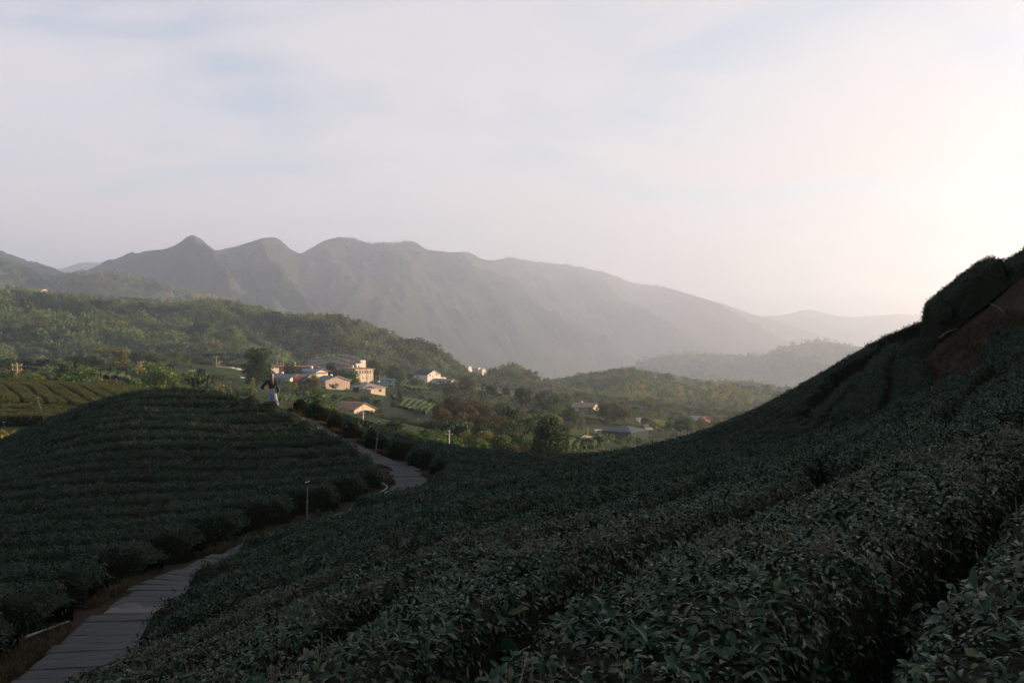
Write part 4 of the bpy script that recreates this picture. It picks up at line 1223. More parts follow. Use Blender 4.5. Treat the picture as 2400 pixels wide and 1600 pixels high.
def gable_house(name, label, px, py, Y, w, d, hw, hr, rz, wall, roof, rw=None, windows=(), door=None, over=0.5, ribs=0, group=None, cat='house', hip=False, z0=None, mono=False, trimw=None):
    """front gable on local -Y; w wide, d deep, walls hw high, roof rise hr. windows: (face, u, z, ww, wh), face f(ront) / l(eft side) / r"""
    x, y, z = at(px, py, Y)
    o = empty(name, (x, y, z), math.radians(rz))
    W = MB()
    a, b = w / 2, d / 2
    if mono:
        v = [(-a, -b, -4), (a, -b, -4), (a, b, -4), (-a, b, -4), (-a, -b, hw + hr), (a, -b, hw), (a, b, hw), (-a, b, hw + hr)]
        W.add(v, [(0, 1, 5, 4), (1, 2, 6, 5), (2, 3, 7, 6), (3, 0, 4, 7)])
    elif hip:
        v = [(-a, -b, -4), (a, -b, -4), (a, b, -4), (-a, b, -4), (-a, -b, hw), (a, -b, hw), (a, b, hw), (-a, b, hw)]
        W.add(v, [(0, 1, 5, 4), (1, 2, 6, 5), (2, 3, 7, 6), (3, 0, 4, 7)])
    else:
        v = [(-a, -b, -4), (a, -b, -4), (a, b, -4), (-a, b, -4), (-a, -b, hw), (a, -b, hw), (a, b, hw), (-a, b, hw), (0, -b, hw + hr), (0, b, hw + hr)]
        W.add(v, [(0, 1, 5, 4), (4, 5, 8), (1, 2, 6, 5), (2, 3, 7, 6), (6, 7, 9), (3, 0, 4, 7)])
    W.build('wall', M[wall], o)
    R = MB(); t = 0.16; e = over
    if mono:
        s = hr / w
        v = [(-a - e, -b - e, hw + hr + s * e), (a + e, -b - e, hw - s * e), (a + e, b + e, hw - s * e), (-a - e, b + e, hw + hr + s * e)]
        v = v + [(p[0], p[1], p[2] + t) for p in v]
        R.add(v, [(3, 2, 1, 0), (4, 5, 6, 7), (0, 1, 5, 4), (1, 2, 6, 5), (2, 3, 7, 6), (3, 0, 4, 7)])
    elif hip:
        k = min(a, b) * 0.9
        lo = [(-a - e, -b - e, hw), (a + e, -b - e, hw), (a + e, b + e, hw), (-a - e, b + e, hw)]
        tp = [(0, -b + k, hw + hr), (0, b - k, hw + hr)]
        v = [(p[0], p[1], p[2] - t) for p in lo] + lo + tp
        R.add(v, [(3, 2, 1, 0), (0, 1, 5, 4), (1, 2, 6, 5), (2, 3, 7, 6), (3, 0, 4, 7), (4, 5, 8), (5, 6, 9, 8), (6, 7, 9), (7, 4, 8, 9)])
    else:
        s = hr / a
        for sg in (-1, 1):
            v = [(0, -b - e, hw + hr + 0.02), (sg * (a + e), -b - e, hw - s * e + 0.02), (sg * (a + e), b + e, hw - s * e + 0.02), (0, b + e, hw + hr + 0.02)]
            v = v + [(p[0], p[1], p[2] + t) for p in v]
            fs = [(3, 2, 1, 0), (4, 5, 6, 7), (0, 1, 5, 4), (1, 2, 6, 5), (2, 3, 7, 6), (3, 0, 4, 7)]
            R.add(v, fs if sg > 0 else [f[::-1] for f in fs])
            if ribs:
                for k in range(ribs):
                    yy = -b - e + (k + 0.5) * (d + 2 * e) / ribs; ln = math.hypot(a + e, s * (a + e))
                    an = math.atan2(s, 1) * sg
                    Mx = np.array(Matrix.Rotation(an, 3, 'Y'))
                    R.box((sg * (a + e) / 2, yy, hw + hr - s * (a + e) / 2 + t + 0.06), (ln, 0.16, 0.14), M=Mx)
    rf = R.build('roof', M[roof], o)
    if trimw:
        T = MB(); s = hr / a
        for sg in (-1, 1):
            T.tube([(0, -b - e - 0.06, hw + hr + 0.12), (sg * (a + e), -b - e - 0.06, hw - s * e + 0.12)], 0.14, 4)
        T.build('gable_trim', M[trimw], rf)
    def panel(face, u_, zc, ww, wh, dep):
        m = MB()
        if face == 'f': m.box((u_, -b - dep, zc), (ww, 0.08, wh))
        elif face == 'l': m.box((-a - dep, u_, zc), (0.08, ww, wh))
        else: m.box((a + dep, u_, zc), (0.08, ww, wh))
        return m
    for (face, u_, zc, ww, wh) in windows:
        wd = panel(face, u_, zc, ww + 0.24, wh + 0.24, 0.02).build('window', M['trim'], o)
        panel(face, u_, zc, ww, wh, 0.05).build('pane', M['pane'], wd)
    if door:
        face, u_, ww, wh = door
        panel(face, u_, wh / 2, ww, wh, 0.03).build('door', M['roof_brown'], o)
    return tag(o, label, cat, group)

GV = 'houses of the village'
# the white house with the blue roof
gable_house('white_house', 'white two-storey house with a dark blue roof on the ridge', 1001, 899, 588, 10, 13, 5.4, 2.6, 44, 'wall_white', 'roof_blue', group=GV, trimw='trim', over=0.35,
            windows=[('f', -3.2, 5.1, 1.0, 0.7), ('f', -1.2, 4.4, 0.7, 0.7), ('f', 1.9, 5.6, 0.9, 0.8), ('f', -2.6, 1.6, 0.8, 0.9), ('f', 1.4, 1.8, 0.8, 1.2), ('f', 3.4, 1.8, 1.0, 1.2), ('l', -2.5, 1.6, 1.2, 2.0), ('l', 2.5, 4.2, 1.2, 1.0)])
gable_house('water_house', 'small white box-shaped tank house behind the tan-roofed cottage', 1036, 897, 600, 3.6, 3.4, 3.2, 0.3, 40, 'wall_white', 'trim', group=GV, over=0.12, mono=True, cat='hut', windows=[('f', 0, 1.6, 0.5, 0.5)])
gable_house('cottage', 'long low cottage with a tan roof beside the white house', 1040, 907, 565, 9.5, 14, 2.6, 2.0, 52, 'wall_cream', 'roof_grey', group=GV, over=0.7, windows=[('f', -1, 1.7, 2.6, 0.6), ('f', 2.5, 1.5, 0.9, 0.9)], door=('f', 3.8, 0.9, 2.0))
# ruined house: walls without a roof and a leaning frame
x, y, z = at(1071, 908, 560)
o = empty('ruined_house', (x, y, z), math.radians(35))
W = MB(); W.box((0, -3, 0.4), (10, 0.25, 2.6)); W.box((-5, 0.4, 0.8), (0.25, 6.5, 3.4)); W.box((5, 1, 0.0), (0.25, 6, 1.8)); W.build('wall', M['wall_pink'], o)
P_ = MB(); P_.box((-1.5, 0.3, 2.1), (5.5, 5.2, 0.12), M=np.array(Matrix.Rotation(0.28, 3, 'X'))); P_.build('fallen_roof', M['roof_grey'], o)
for i_, u_ in enumerate((3.0, 4.6)):
    q_ = MB(); q_.tube([(u_, -2.6, -1), (u_, -2.6, 4.2)], 0.16, 5); q_.build('post', M['concrete'], o)
q_ = MB(); q_.tube([(-3.4, -2.6, 3.5), (4.8, -2.6, 4.25)], 0.13, 5); q_.build('beam', M['concrete'], o)
tag(o, 'roofless pink-walled ruin with a bare beam past the tan-roofed cottage', 'house', GV)
# beige gable house
gable_house('beige_house', 'beige blank-gabled house with a grey roof in the village front', 776, 921, 398, 10.5, 12, 5.0, 1.7, 36, 'wall_beige', 'roof_green', group=GV, trimw='trim', over=0.35, windows=[('f', -1.5, 2.4, 1.0, 0.5), ('f', 3.0, 1.0, 1.2, 1.4)], door=('f', 4.3, 0.8, 2.0))
# hip-roofed cottage and its lean-to
gable_house('hip_cottage', 'cream cottage with a grey hip roof and a teal lean-to', 862, 922, 378, 9.5, 9.5, 2.4, 1.7, 40, 'wall_cream', 'roof_grey', group=GV, hip=True, over=0.5, windows=[('f', 2.5, 1.3, 1.1, 1.0)])
gable_house('lean_to', 'pale teal sheet-metal lean-to against the hip-roofed cottage', 848, 922, 371, 5, 4.5, 1.3, 0.9, 40, 'wall_dark', 'roof_teal', group=GV, mono=True, over=0.3, cat='shed')
# teal shed on stilts
x, y, z = at(908, 906, 470)
o = empty('stilt_shed', (x, y, z), math.radians(12))
W = MB(); W.box((0, 0, 2.2), (6.6, 4.2, 2.6)); W.build('wall', M['wall_teal'], o)
W = MB(); W.box((0, 0, 3.62), (7.6, 5.0, 0.16), M=np.array(Matrix.Rotation(0.05, 3, 'Y'))); W.build('roof', M['roof_teal'], o)
for sx in (-2.9, 0, 2.9):
    for sy in (-1.8, 1.8):
        W = MB(); W.box((sx, sy, -0.3), (0.2, 0.2, 2.4)); W.build('stilt', M['wall_grey'], o)
W = MB(); W.box((1.0, -2.13, 2.3), (1.2, 0.06, 0.8)); W.build('window', M['pane'], o)
tag(o, 'blue-green shed on stilts below the village street', 'shed', GV)
# long orange-roofed building
gable_house('long_house', 'long low brick-red building with an orange roof edge and a white end', 684, 873, 455, 24, 7, 2.5, 0.6, 8, 'wall_brick', 'roof_orange', group=GV, mono=True, over=0.5, windows=[('f', -5.5, 1.3, 0.5, 1.2), ('f', 0.5, 1.3, 0.6, 1.2), ('f', 5.5, 1.3, 1.6, 1.0)])
gable_house('white_end_shed', 'small white-fronted shed at the end of the orange-roofed building', 640, 873, 448, 4.0, 4, 2.2, 0.4, 30, 'wall_white', 'roof_grey', group=GV, mono=True, over=0.3, cat='shed', door=('l', 0, 1.0, 1.8))
# teal-roofed red-trimmed cottage
gable_house('teal_cottage', 'cottage with a pale teal roof and a red band under the eaves', 735, 890, 418, 6.5, 10, 3.6, 0.9, 55, 'wall_cream', 'roof_teal', group=GV, over=0.9, windows=[('f', 0, 2.9, 5.8, 0.7), ('f', -1.2, 1.1, 1.0, 1.0)])
gable_house('lower_cottage', 'second teal-roofed cottage stepping down beside the red lantern-like hut', 712, 895, 408, 6, 9, 2.2, 0.9, 55, 'wall_white', 'roof_teal', group=GV, over=0.7)
gable_house('grey_cottage', 'cottage with a dark green-grey roof right of the person', 668, 900, 405, 7, 11, 2.6, 1.4, 62, 'wall_white', 'roof_green', group=GV, over=0.6, windows=[('f', 0, 1.3, 1.0, 1.0)])
gable_house('red_hut', 'tiny red-sided hut between the two teal-roofed cottages and the dark tree', 696, 893, 398, 2.6, 2.6, 1.8, 0.5, 30, 'red', 'roof_grey', group=GV, over=0.25, cat='hut')
# the dark hall: three long roofs one behind another, with pale rails
x, y, z = at(770, 880, 520)
o = empty('tea_factory', (x, y, z), math.radians(-14))
for k, (bx, by, bz, wd, dp) in enumerate([(2, 0, 4.2, 27, 9), (-2, 11, 6.0, 29, 9), (-5, 22, 7.6, 31, 9)]):
    W = MB(); W.box((bx, by, bz / 2 - 2), (wd - 1, dp - 1.5, bz + 4)); W.build('wall', M['wall_grey'], o)
    R = MB()
    hr = 2.6
    for sg, ww in ((-1, wd * 0.62), (1, wd * 0.38)):
        ax = bx + wd * 0.12
        v = [(ax, by - dp / 2, bz + hr), (ax + sg * ww, by - dp / 2, bz), (ax + sg * ww, by + dp / 2, bz + 0.4), (ax, by + dp / 2, bz + hr + 0.5)]
        v = v + [(p[0], p[1], p[2] + 0.2) for p in v]
        fs = [(3, 2, 1, 0), (4, 5, 6, 7), (0, 1, 5, 4), (1, 2, 6, 5), (2, 3, 7, 6), (3, 0, 4, 7)]
        R.add(v, fs if sg > 0 else [f[::-1] for f in fs])
    rf = R.build('roof', M['roof_dark'], o)
    T = MB(); ax = bx + wd * 0.12
    T.tube([(ax - wd * 0.62, by - dp / 2 - 0.15, bz + 0.3), (ax, by - dp / 2 - 0.15, bz + hr + 0.3), (ax + wd * 0.38, by - dp / 2 - 0.15, bz + 0.3)], 0.13, 4)
    T.build('eave_trim', M['trim'], rf)
    T = MB()
    T.tube([(ax - wd * 0.45, by - dp / 2 - 0.1, bz + 1.7), (ax, by - dp / 2 - 0.1, bz + hr + 1.2), (ax + wd * 0.36, by - dp / 2 - 0.1, bz + 1.2)], 0.06, 4)
    for t_ in np.linspace(-0.4, 0.34, 9):
        zz = bz + hr - (abs(t_) * hr / (0.62 if t_ < 0 else 0.38)); T.tube([(ax + wd * t_, by - dp / 2 - 0.1, zz), (ax + wd * t_, by - dp / 2 - 0.1, zz + 1.15)], 0.05, 4)
    T.build('railing', M['trim'], rf)
tag(o, 'large hall with three dark stepped roofs and pale railings', 'building', GV)
# three-storey block
x, y, z = at(838, 906, 500)
o = empty('three_storey_block', (x, y, z), math.radians(46))
W = MB(); W.box((0, 0, -1.0), (9.4, 8.6, 5.6)); W.box((0.15, -0.35, 5.9), (10.6, 9.6, 6.2)); W.build('wall', M['wall_cream'], o)
rf = MB().box((0, 0, 9.15), (11.6, 10.8, 0.3), M=np.array(Matrix.Rotation(0.05, 3, 'X'))).build('roof', M['roof_brown'], o)
MB().box((0, -0.2, 2.72), (10.9, 10.0, 0.3)).build('floor_band', M['wall_white'], o)
MB().box((0, -0.3, 5.95), (10.95, 10.05, 0.22)).build('floor_band', M['wall_white'], o)
for u_ in (-4.0, -2.4, -0.8, 0.8, 2.4, 4.0):
    wd = MB().box((u_, -5.17, 7.4), (1.1, 0.08, 1.7)).build('window', M['trim'], o); MB().box((u_, -5.22, 7.4), (0.85, 0.06, 1.45)).build('pane', M['pane'], wd)
for u_ in (-3.0, -0.4, 1.6):
    wd = MB().box((u_, -5.17, 4.4), (0.9, 0.08, 0.8)).build('window', M['trim'], o); MB().box((u_, -5.22, 4.4), (0.66, 0.06, 0.56)).build('pane', M['pane'], wd)
MB().box((0.4, -4.34, 0.2), (5.6, 0.08, 2.9)).build('shutter_door', M['roof_grey'], o)
tag(o, 'three-storey cream block with an overhanging upper floor at the village end', 'building', GV)
# striped-roof house and its low shed
gable_house('striped_house', 'cream house with a brown ribbed sheet roof behind the bamboo', 828, 990, 262, 7.2, 9, 3.6, 1.6, 50, 'wall_cream', 'roof_brown', group=GV, over=0.35, ribs=11, windows=[('f', 1.7, 2.2, 0.35, 0.8)])
gable_house('flat_shed', 'low flat white-roofed shed next to the ribbed-roof house', 868, 995, 250, 3.4, 4.2, 0.9, 0.3, 52, 'wall_white', 'wall_white', group=GV, mono=True, over=0.5, cat='shed')
# barn, water tank, farmhouse, red-walled house, huts
gable_house('dark_barn', 'big dark slate-green barn beyond the saddle', 1465, 1040, 330, 11, 11, 4.6, 1.5, 52, 'wall_dark', 'roof_barn', group='farm buildings by the terrace fields', over=0.6, cat='barn', hip=True)
x, y, z = at(1405, 1017, 332)
o = empty('water_tank', (x, y, z))
T = MB(); th = np.linspace(0, 2 * math.pi, 25)[:-1]; n_ = 24
v = [(1.55 * math.cos(t), 1.55 * math.sin(t), -1) for t in th] + [(1.55 * math.cos(t), 1.55 * math.sin(t), 1.35) for t in th]
T.add(v + [(0, 0, 1.45)], [(i, (i + 1) % n_, n_ + (i + 1) % n_, n_ + i) for i in range(n_)] + [(2 * n_, n_ + i, n_ + (i + 1) % n_) for i in range(n_)]); T.build('shell', M['tank'], o)
T = MB(); T.tube([(1.7 * math.cos(t), 1.7 * math.sin(t), 1.35) for t in np.r_[th, th[:1]]], 0.09, 4, False); T.build('rim', M['wall_white'], o)
MB().box((2.3, -0.2, 0.5), (1.2, 1.2, 1.9)).build('pump_box', M['wall_white'], o)
tag(o, 'round white water tank with a rim beside the dark barn', 'tank', 'farm buildings by the terrace fields')
GF = 'farm buildings by the terrace fields'
gable_house('farmhouse', 'grey-roofed farmhouse halfway along the terrace fields', 1372, 966, 478, 8, 11, 2.8, 1.6, 60, 'wall_grey', 'roof_brown', group=GF, over=0.7, windows=[('f', 0, 1.5, 1.2, 1.0)])
gable_house('farm_shed', 'open shed with a light roof in front of the grey-roofed farmhouse', 1376, 972, 468, 9, 6, 2.0, 0.8, 20, 'wall_dark', 'roof_grey', group=GF, over=0.6, cat='shed')
gable_house('farm_annex', 'white-walled annex at the side of the grey-roofed farmhouse', 1351, 964, 480, 3.2, 5, 2.4, 0.9, 50, 'wall_white', 'roof_dark', group=GF, over=0.3, cat='shed')
gable_house('white_hut', 'small white hut above the hollow wood', 1296, 961, 515, 2.6, 2.6, 1.9, 0.3, 40, 'wall_white', 'trim', group=GF, over=0.5, mono=True, cat='hut')
gable_house('red_house', 'red-banded house half hidden by the tea slope', 1637, 996, 482, 9, 8, 2.8, 1.5, 42, 'wall_brick', 'roof_grey', group=GF, over=0.8, windows=[('f', 0, 1.8, 6, 0.8)])
gable_house('red_post_hut', 'tiny pump hut with a red side next to the lane pole', 1550, 1012, 405, 1.9, 1.7, 1.7, 0.3, 40, 'wall_brick', 'wall_grey', group=GF, over=0.2, mono=True, cat='hut')
# hilltop hamlet
for i, (px, py, w_, wl, lab) in enumerate([(28, 693, 11, 'wall_white', 'leftmost white house of the hilltop hamlet'), (62, 694, 8, 'wall_cream', 'small cream house of the hilltop hamlet under the mast'), (76, 692, 12, 'wall_pink', 'pink-walled house of the hilltop hamlet, the largest'), (103, 692, 10, 'wall_white', 'low white house at the end of the hilltop hamlet'),
                                           (104, 704, 4, 'wall_white', 'white cube hut just below the hilltop hamlet'), (246, 714, 6, 'wall_white', 'lone white shed on the forest hill slope'), (270, 723, 8, 'wall_white', 'flat pale roofed shed lower on the forest hill slope')]):
    Y = 1235 if i < 4 else (1190 if i == 4 else 1150)
    gable_house('hilltop_house', lab, px, py, Y, w_, 9, 5.5 if i < 4 else 4, 2.0, 45, wl, 'roof_grey' if i % 2 else 'roof_brown', group='hilltop hamlet', over=0.4, windows=[('f', -w_ * 0.2, 2.6, 1.4, 1.4), ('f', w_ * 0.2, 2.6, 1.4, 1.4)] if w_ > 7 else ())
for (px, py, Y, lab) in [(1120, 871, 960, 'tiny white house in the haze past the ridge, first of three'), (1130, 874, 960, 'tiny white house in the haze past the ridge, second of three'), (1098, 868, 1000, 'tiny white house in the haze past the ridge, third of three'), (1474, 873, 1335, 'white hut on top of the pale knoll'), (1482, 903, 1120, 'small white hut halfway up the pale knoll'),
                         (1512, 912, 1080, 'stepped concrete hut beside the knoll track'), (1534, 884, 1300, 'white speck-like hut on the knoll shoulder'), (884, 813, 1060, 'white shed in the forest above the village'), (757, 828, 900, 'pale shed low in the forest behind the hall'), (640, 791, 1050, 'grey roofed house hidden in the forest')]:
    gable_house('far_hut', lab, px, py, Y, 5, 5, 3.2, 1.2, 45, 'wall_white', 'trim', over=0.3, cat='hut', group='far huts')
# tarps and cars by the meadow
for px, py, Y, w_, lab in [(499, 897, 300, 5.6, 'white open canopy on the mown meadow'), (570, 890, 320, 4.6, 'white sheet canopy against the tall dark tree')]:
    x, y, z = at(px, py, Y)
    o = empty('canopy', (x, y, z), 0.3)
    MB().add([(-w_ / 2, -1.6, 0.35), (w_ / 2, -1.6, 0.25), (w_ / 2, 1.6, 0.55), (-w_ / 2, 1.6, 0.6), (0, 0, 0.95)], [(0, 1, 4), (1, 2, 4), (2, 3, 4), (3, 0, 4)]).build('sheet', M['tank'], o)
    for sx in (-1, 1):
        for sy in (-1.5, 1.5):
            MB().tube([(sx * w_ * 0.47, sy, -3), (sx * w_ * 0.47, sy, 0.4)], 0.04, 4).build('post', M['steel'], o)
    tag(o, lab, 'canopy', 'white canopies')
gable_house('white_wall_shed', 'white low shed beside the parked cars', 528, 871, 400, 6, 3.5, 1.7, 0.3, 10, 'wall_white', 'wall_grey', mono=True, over=0.2, cat='shed')
def car(px, py, Y, rz, body, lab):
    x, y, z = at(px, py, Y)
    o = empty('parked_car', (x, y, z), math.radians(rz))
    prof = [(-2.1, 0.35), (-2.1, 0.85), (-1.3, 0.98), (-0.7, 1.45), (0.9, 1.45), (1.5, 1.0), (2.1, 0.92), (2.1, 0.35)]
    n_ = len(prof)
    B = MB(); v = [(a, -0.8, b) for a, b in prof] + [(a, 0.8, b) for a, b in prof]
    B.add(v, [(i, (i + 1) % n_, n_ + (i + 1) % n_, n_ + i) for i in range(n_)] + [(0, 1, 2, 7), (2, 3, 4, 7), (4, 5, 6, 7), (8 + 7, 8 + 2, 8 + 1, 8), (15, 12, 11, 10), (15, 14, 13, 12)])
    B.build('body', M[body], o)
    for sy in (-0.82, 0.82): MB().add([(-1.0, sy, 1.0), (1.25, sy, 1.0), (0.8, sy, 1.36), (-0.6, sy, 1.36)], [(0, 1, 2, 3)]).build('side_window', M['pane'], o)
    for sx in (-1.3, 1.3):
        for sy in (-0.78, 0.78):
            w_ = MB(); w_.tube([(sx, sy - 0.1, 0.33), (sx, sy + 0.1, 0.33)], 0.33, 10); w_.build('wheel', M['rubber'], o)
    return tag(o, lab, 'car', 'cars by the meadow')
car(545, 871, 398, 20, 'car_white', 'white car parked beside the low white shed')
car(553, 870, 398, 25, 'car_white', 'second white car, parked after the first one')
car(565, 870, 402, 15, 'car_white', 'white car parked nearest to the pale green tree')
car(838, 906, 470, 70, 'car_dark', 'dark car parked under the three-storey block')
car(896, 897, 480, 30, 'car_white', 'white car beside the blue-green shed')

# steel water tanks and vents on some roofs
for o_ in [q_ for q_ in bpy.data.objects if q_.parent is None and q_.name.split('.')[0] in ('beige_house', 'hip_cottage', 'teal_cottage', 'three_storey_block', 'farmhouse', 'grey_cottage', 'long_house')]:
    zt_ = {'beige_house': 6.0, 'hip_cottage': 3.2, 'teal_cottage': 4.3, 'three_storey_block': 9.3, 'farmhouse': 3.8, 'grey_cottage': 3.5, 'long_house': 3.0}[o_.name.split('.')[0]]
    for k in range(2 if 'block' in o_.name else 1):
        MB().tube([(1.2 - 2.4 * k, 2.4, zt_ - 0.3), (1.2 - 2.4 * k, 2.4, zt_ + 1.3), (1.2 - 2.4 * k, 2.4, zt_ + 1.5)], [0.55, 0.55, 0.2], 10).build('roof_tank', M['steel'], o_)

# ---- utility poles
def upole(px, py_top, py_base, Y, lab, arms=1, lamp=False, m='wood_pole'):
    x, y, z = at(px, py_base, Y); h = (py_base - py_top) / F * Y
    o = empty('utility_pole', (x, y, z))
    MB().tube([(0, 0, -3), (0, 0, h)], [0.16, 0.11], 6).build('pole', M[m], o)
    for k in range(arms):
        a = MB().box((0, 0, h - 0.5 - 0.9 * k), (1.9 - 0.3 * k, 0.12, 0.12), rz=0.5).build('crossarm', M[m], o)
        for u_ in (-0.8, 0, 0.8): MB().tube([(u_ * math.cos(0.5), u_ * math.sin(0.5), h - 0.45 - 0.9 * k), (u_ * math.cos(0.5), u_ * math.sin(0.5), h - 0.15 - 0.9 * k)], 0.06, 5).build('insulator', M['trim'], a)
    if lamp:
        a = MB(); a.tube([(0, 0, h - 0.6), (0.7, -0.3, h + 0.1), (1.3, -0.5, h + 0.1)], 0.05, 4); ar = a.build('lamp_arm', M['steel'], o)
        MB().box((1.5, -0.55, h + 0.06), (0.6, 0.25, 0.14)).build('lamp_head', M['trim'], ar)
    return tag(o, lab, 'utility pole', 'utility poles')
for a in [(40, 850, 895, 190, 'wooden utility pole with two crossarms beyond the lit tea field', 2), (330, 845, 882, 300, 'utility pole with crossarm beside the large leafy tree', 2), (507, 833, 872, 400, 'utility pole in front of the flat-topped dark tree', 1), (512, 848, 872, 398, 'street lamp pole beside the flat-topped tree', 0, True),
          (450, 865, 890, 300, 'short bare pole on the mown meadow', 1), (650, 833, 872, 470, 'thin pole behind the orange-roofed building, first', 1), (658, 848, 872, 452, 'short pole against the orange-roofed building', 0), (664, 836, 872, 468, 'thin pole behind the orange-roofed building, second', 0),
          (814, 843, 880, 520, 'pole with crossarm behind the hall roofs', 2), (859, 850, 905, 495, 'pole at the corner of the three-storey block', 1), (862, 868, 908, 470, 'shorter pole by the three-storey block', 0), (875, 862, 900, 480, 'pale concrete pole in the village street', 1, False, 'concrete'), (893, 852, 890, 520, 'thin dark pole past the street', 0),
          (890, 872, 892, 500, 'street lamp near the blue-green shed', 0, True), (735, 910, 945, 300, 'leaning thin pole on the lawn', 0), (1197, 915, 940, 520, 'pole on the ridge with white insulators', 1), (1275, 932, 958, 500, 'thin pole above the white hut', 0), (1237, 936, 956, 480, 'thin pole in the ridge field', 0),
          (1464, 957, 980, 470, 'pole in front of the tallest of three trees', 0), (1506, 977, 1000, 415, 'wooden pole by the farm lane', 1), (1538, 998, 1024, 380, 'lane pole beside the tiny pump hut', 0), (1415, 1017, 1048, 300, 'pole before the water tank', 0), (1378, 1000, 1016, 330, 'pale pole left of the water tank', 0), (1379, 1002, 1018, 325, 'second pole left of the water tank', 0),
          (1494, 967, 982, 450, 'short pole above the lane bend', 0), (1214, 894, 906, 645, 'short post beside the dome-shaped tree', 0), (995, 884, 900, 570, 'thin pole against the white house wall', 0), (61, 678, 694, 1230, 'thin mast over the hilltop hamlet', 0), (258, 703, 716, 1150, 'mast on the forest hill slope', 0)]:
    upole(*a)
M['wire'] = plain('wire', (0.06, 0.06, 0.06), 0.6)
for (a, b, lab) in [((40, 856, 190), (330, 850, 300), 'sagging wire from the crossarm pole to the next one'), ((40, 860, 190), (-60, 850, 150), 'wire leaving the picture from the crossarm pole'), ((330, 850, 300), (507, 838, 400), 'wire over the meadow between two poles')]:
    p, q_ = np.array(at(*a)), np.array(at(*b)); t = np.linspace(0, 1, 14)[:, None]
    pts = p + (q_ - p) * t - np.array([0, 0, 2.2]) * (t * (1 - t) * 4) * 0.5
    tag(MB().tube(pts, 0.025, 4).build('wire', M['wire']), lab, 'wire', 'wires')

# ---- tea and vegetable fields in rows (each field one mass of rows)
M['field'] = noisy('field_rows', [(0.3, (0.018, 0.036, 0.011)), (0.6, (0.032, 0.056, 0.016)), (0.8, (0.052, 0.072, 0.025))], 0.8, 0.9, detail=8, bump=1.0, bscale=6, spec=0.1)
M['field_yellow'] = noisy('field_rows_yellow', [(0.3, (0.06, 0.07, 0.02)), (0.6, (0.10, 0.11, 0.03)), (0.8, (0.15, 0.14, 0.045))], 0.8, 0.9, detail=8, bump=1.0, bscale=6, spec=0.1)
def proj_val(px, py, y0, y1=900):
    return project(px, py, val_z, y0, y1)
FIELDS = []
def field(poly, label, ang, y0, sp=1.8, h=0.85, m='field'):
    W_ = np.array([proj_val(*p, y0) for p in poly])
    FIELDS.append(W_)
    if ang > 45:      # rows that run up the slope, almost along the line of sight
        ang = math.degrees(math.atan2(W_[:, 1].mean(), W_[:, 0].mean())) - 4
    ca, sn = math.cos(math.radians(ang)), math.sin(math.radians(ang))
    u_ = W_ @ np.array([ca, sn]); v_ = W_ @ np.array([-sn, ca])
    mb = MB()
    for vv in np.arange(v_.min() + sp / 2, v_.max(), sp):
        us = np.arange(u_.min(), u_.max(), 1.2)
        wav = 0.25 * np.sin(us * 0.09 + vv * 0.04) + 0.12 * np.sin(us * 0.31)
        X = us * ca - (vv + wav) * sn; Y = us * sn + (vv + wav) * ca
        ins = inpoly(X, Y, W_)
        if ins.sum() < 3: continue
        runs = np.split(np.flatnonzero(ins), np.flatnonzero(np.diff(np.flatnonzero(ins)) > 1) + 1)
        for r_ in runs:
            if len(r_) < 3: continue
            X1, Y1 = X[r_], Y[r_]; Z1 = val_z(X1, Y1)
            prof = [(-0.36, -0.3), (-0.31, 0.75), (-0.14, 1), (0.14, 1), (0.31, 0.75), (0.36, -0.3)]
            hh = h * (0.85 + 0.3 * rng.random(len(r_)))
            V = np.stack([np.c_[X1 - sn * o_ * sp, Y1 + ca * o_ * sp, Z1 + hh * z_ + (0 if z_ < 0 else rng.normal(0, 0.04, len(r_)))] for o_, z_ in prof], 1)
            mb.add(V.reshape(-1, 3), [tuple(q_[::-1]) for q_ in grid_faces(len(r_), 6)])
    if not mb.v: print('empty field', label); return
    o = mb.build('field_rows', M[m])
    return tag(o, label, 'field', kind='stuff')
c3 = lambda L_: [(850 + a / 5.6, 780 + b / 5.6) for a, b in L_]
c4 = lambda L_: [(1200 + a / 4.704, 780 + b / 4.704) for a, b in L_]
field(c3([(340, 820), (500, 850), (900, 950), (1010, 1000), (830, 1080), (560, 1010), (420, 930)]), 'small curved tea field around the lone slim tree', 62, 200, 2.0)
field(c3([(130, 560), (420, 570), (600, 600), (850, 690), (850, 760), (640, 760), (450, 670), (250, 610)]), 'vegetable rows on the slope below the white house', 75, 300, 2.0)
field(c3([(1230, 705), (1340, 690), (1600, 740), (1830, 790), (1890, 860), (1700, 840), (1450, 800)]), 'bright rows of tea along the ridge past the ruin', 66, 330, 2.0)
field(c4([(-50, 675), (130, 690), (400, 735), (650, 735), (550, 805), (300, 790), (0, 745)]), 'tea rows on the ridge past the pole with white insulators', 80, 330, 2.0)
field(c4([(920, 830), (1100, 830), (1330, 915), (1100, 940), (940, 920)]), 'steep lined field beyond the farmhouse', 70, 330, 2.2)
field(c4([(740, 925), (900, 930), (1180, 930), (1400, 960), (1440, 1040), (1300, 1060), (1080, 1010), (900, 965)]), 'dark terrace field behind the barn', 30, 300, 1.8)
field(c4([(1490, 955), (1700, 975), (1950, 1025), (1800, 1095), (1620, 1035)]), 'yellow-green terrace field next to the farm lane', 20, 300, 1.6, 0.5, 'field_yellow')
field(c4([(500, 1040), (900, 1085), (970, 1120), (760, 1175), (540, 1110)]), 'light terrace strip left of the water tank', 15, 240, 1.6, 0.5)
field(c4([(580, 1175), (900, 1205), (1010, 1260), (540, 1280)]), 'lined terrace just over the saddle edge', 70, 180, 1.8)
field([(408, 866), (574, 869), (574, 889), (485, 897), (413, 884)], 'mown striped meadow behind the mound', 8, 200, 3.0, 0.22)
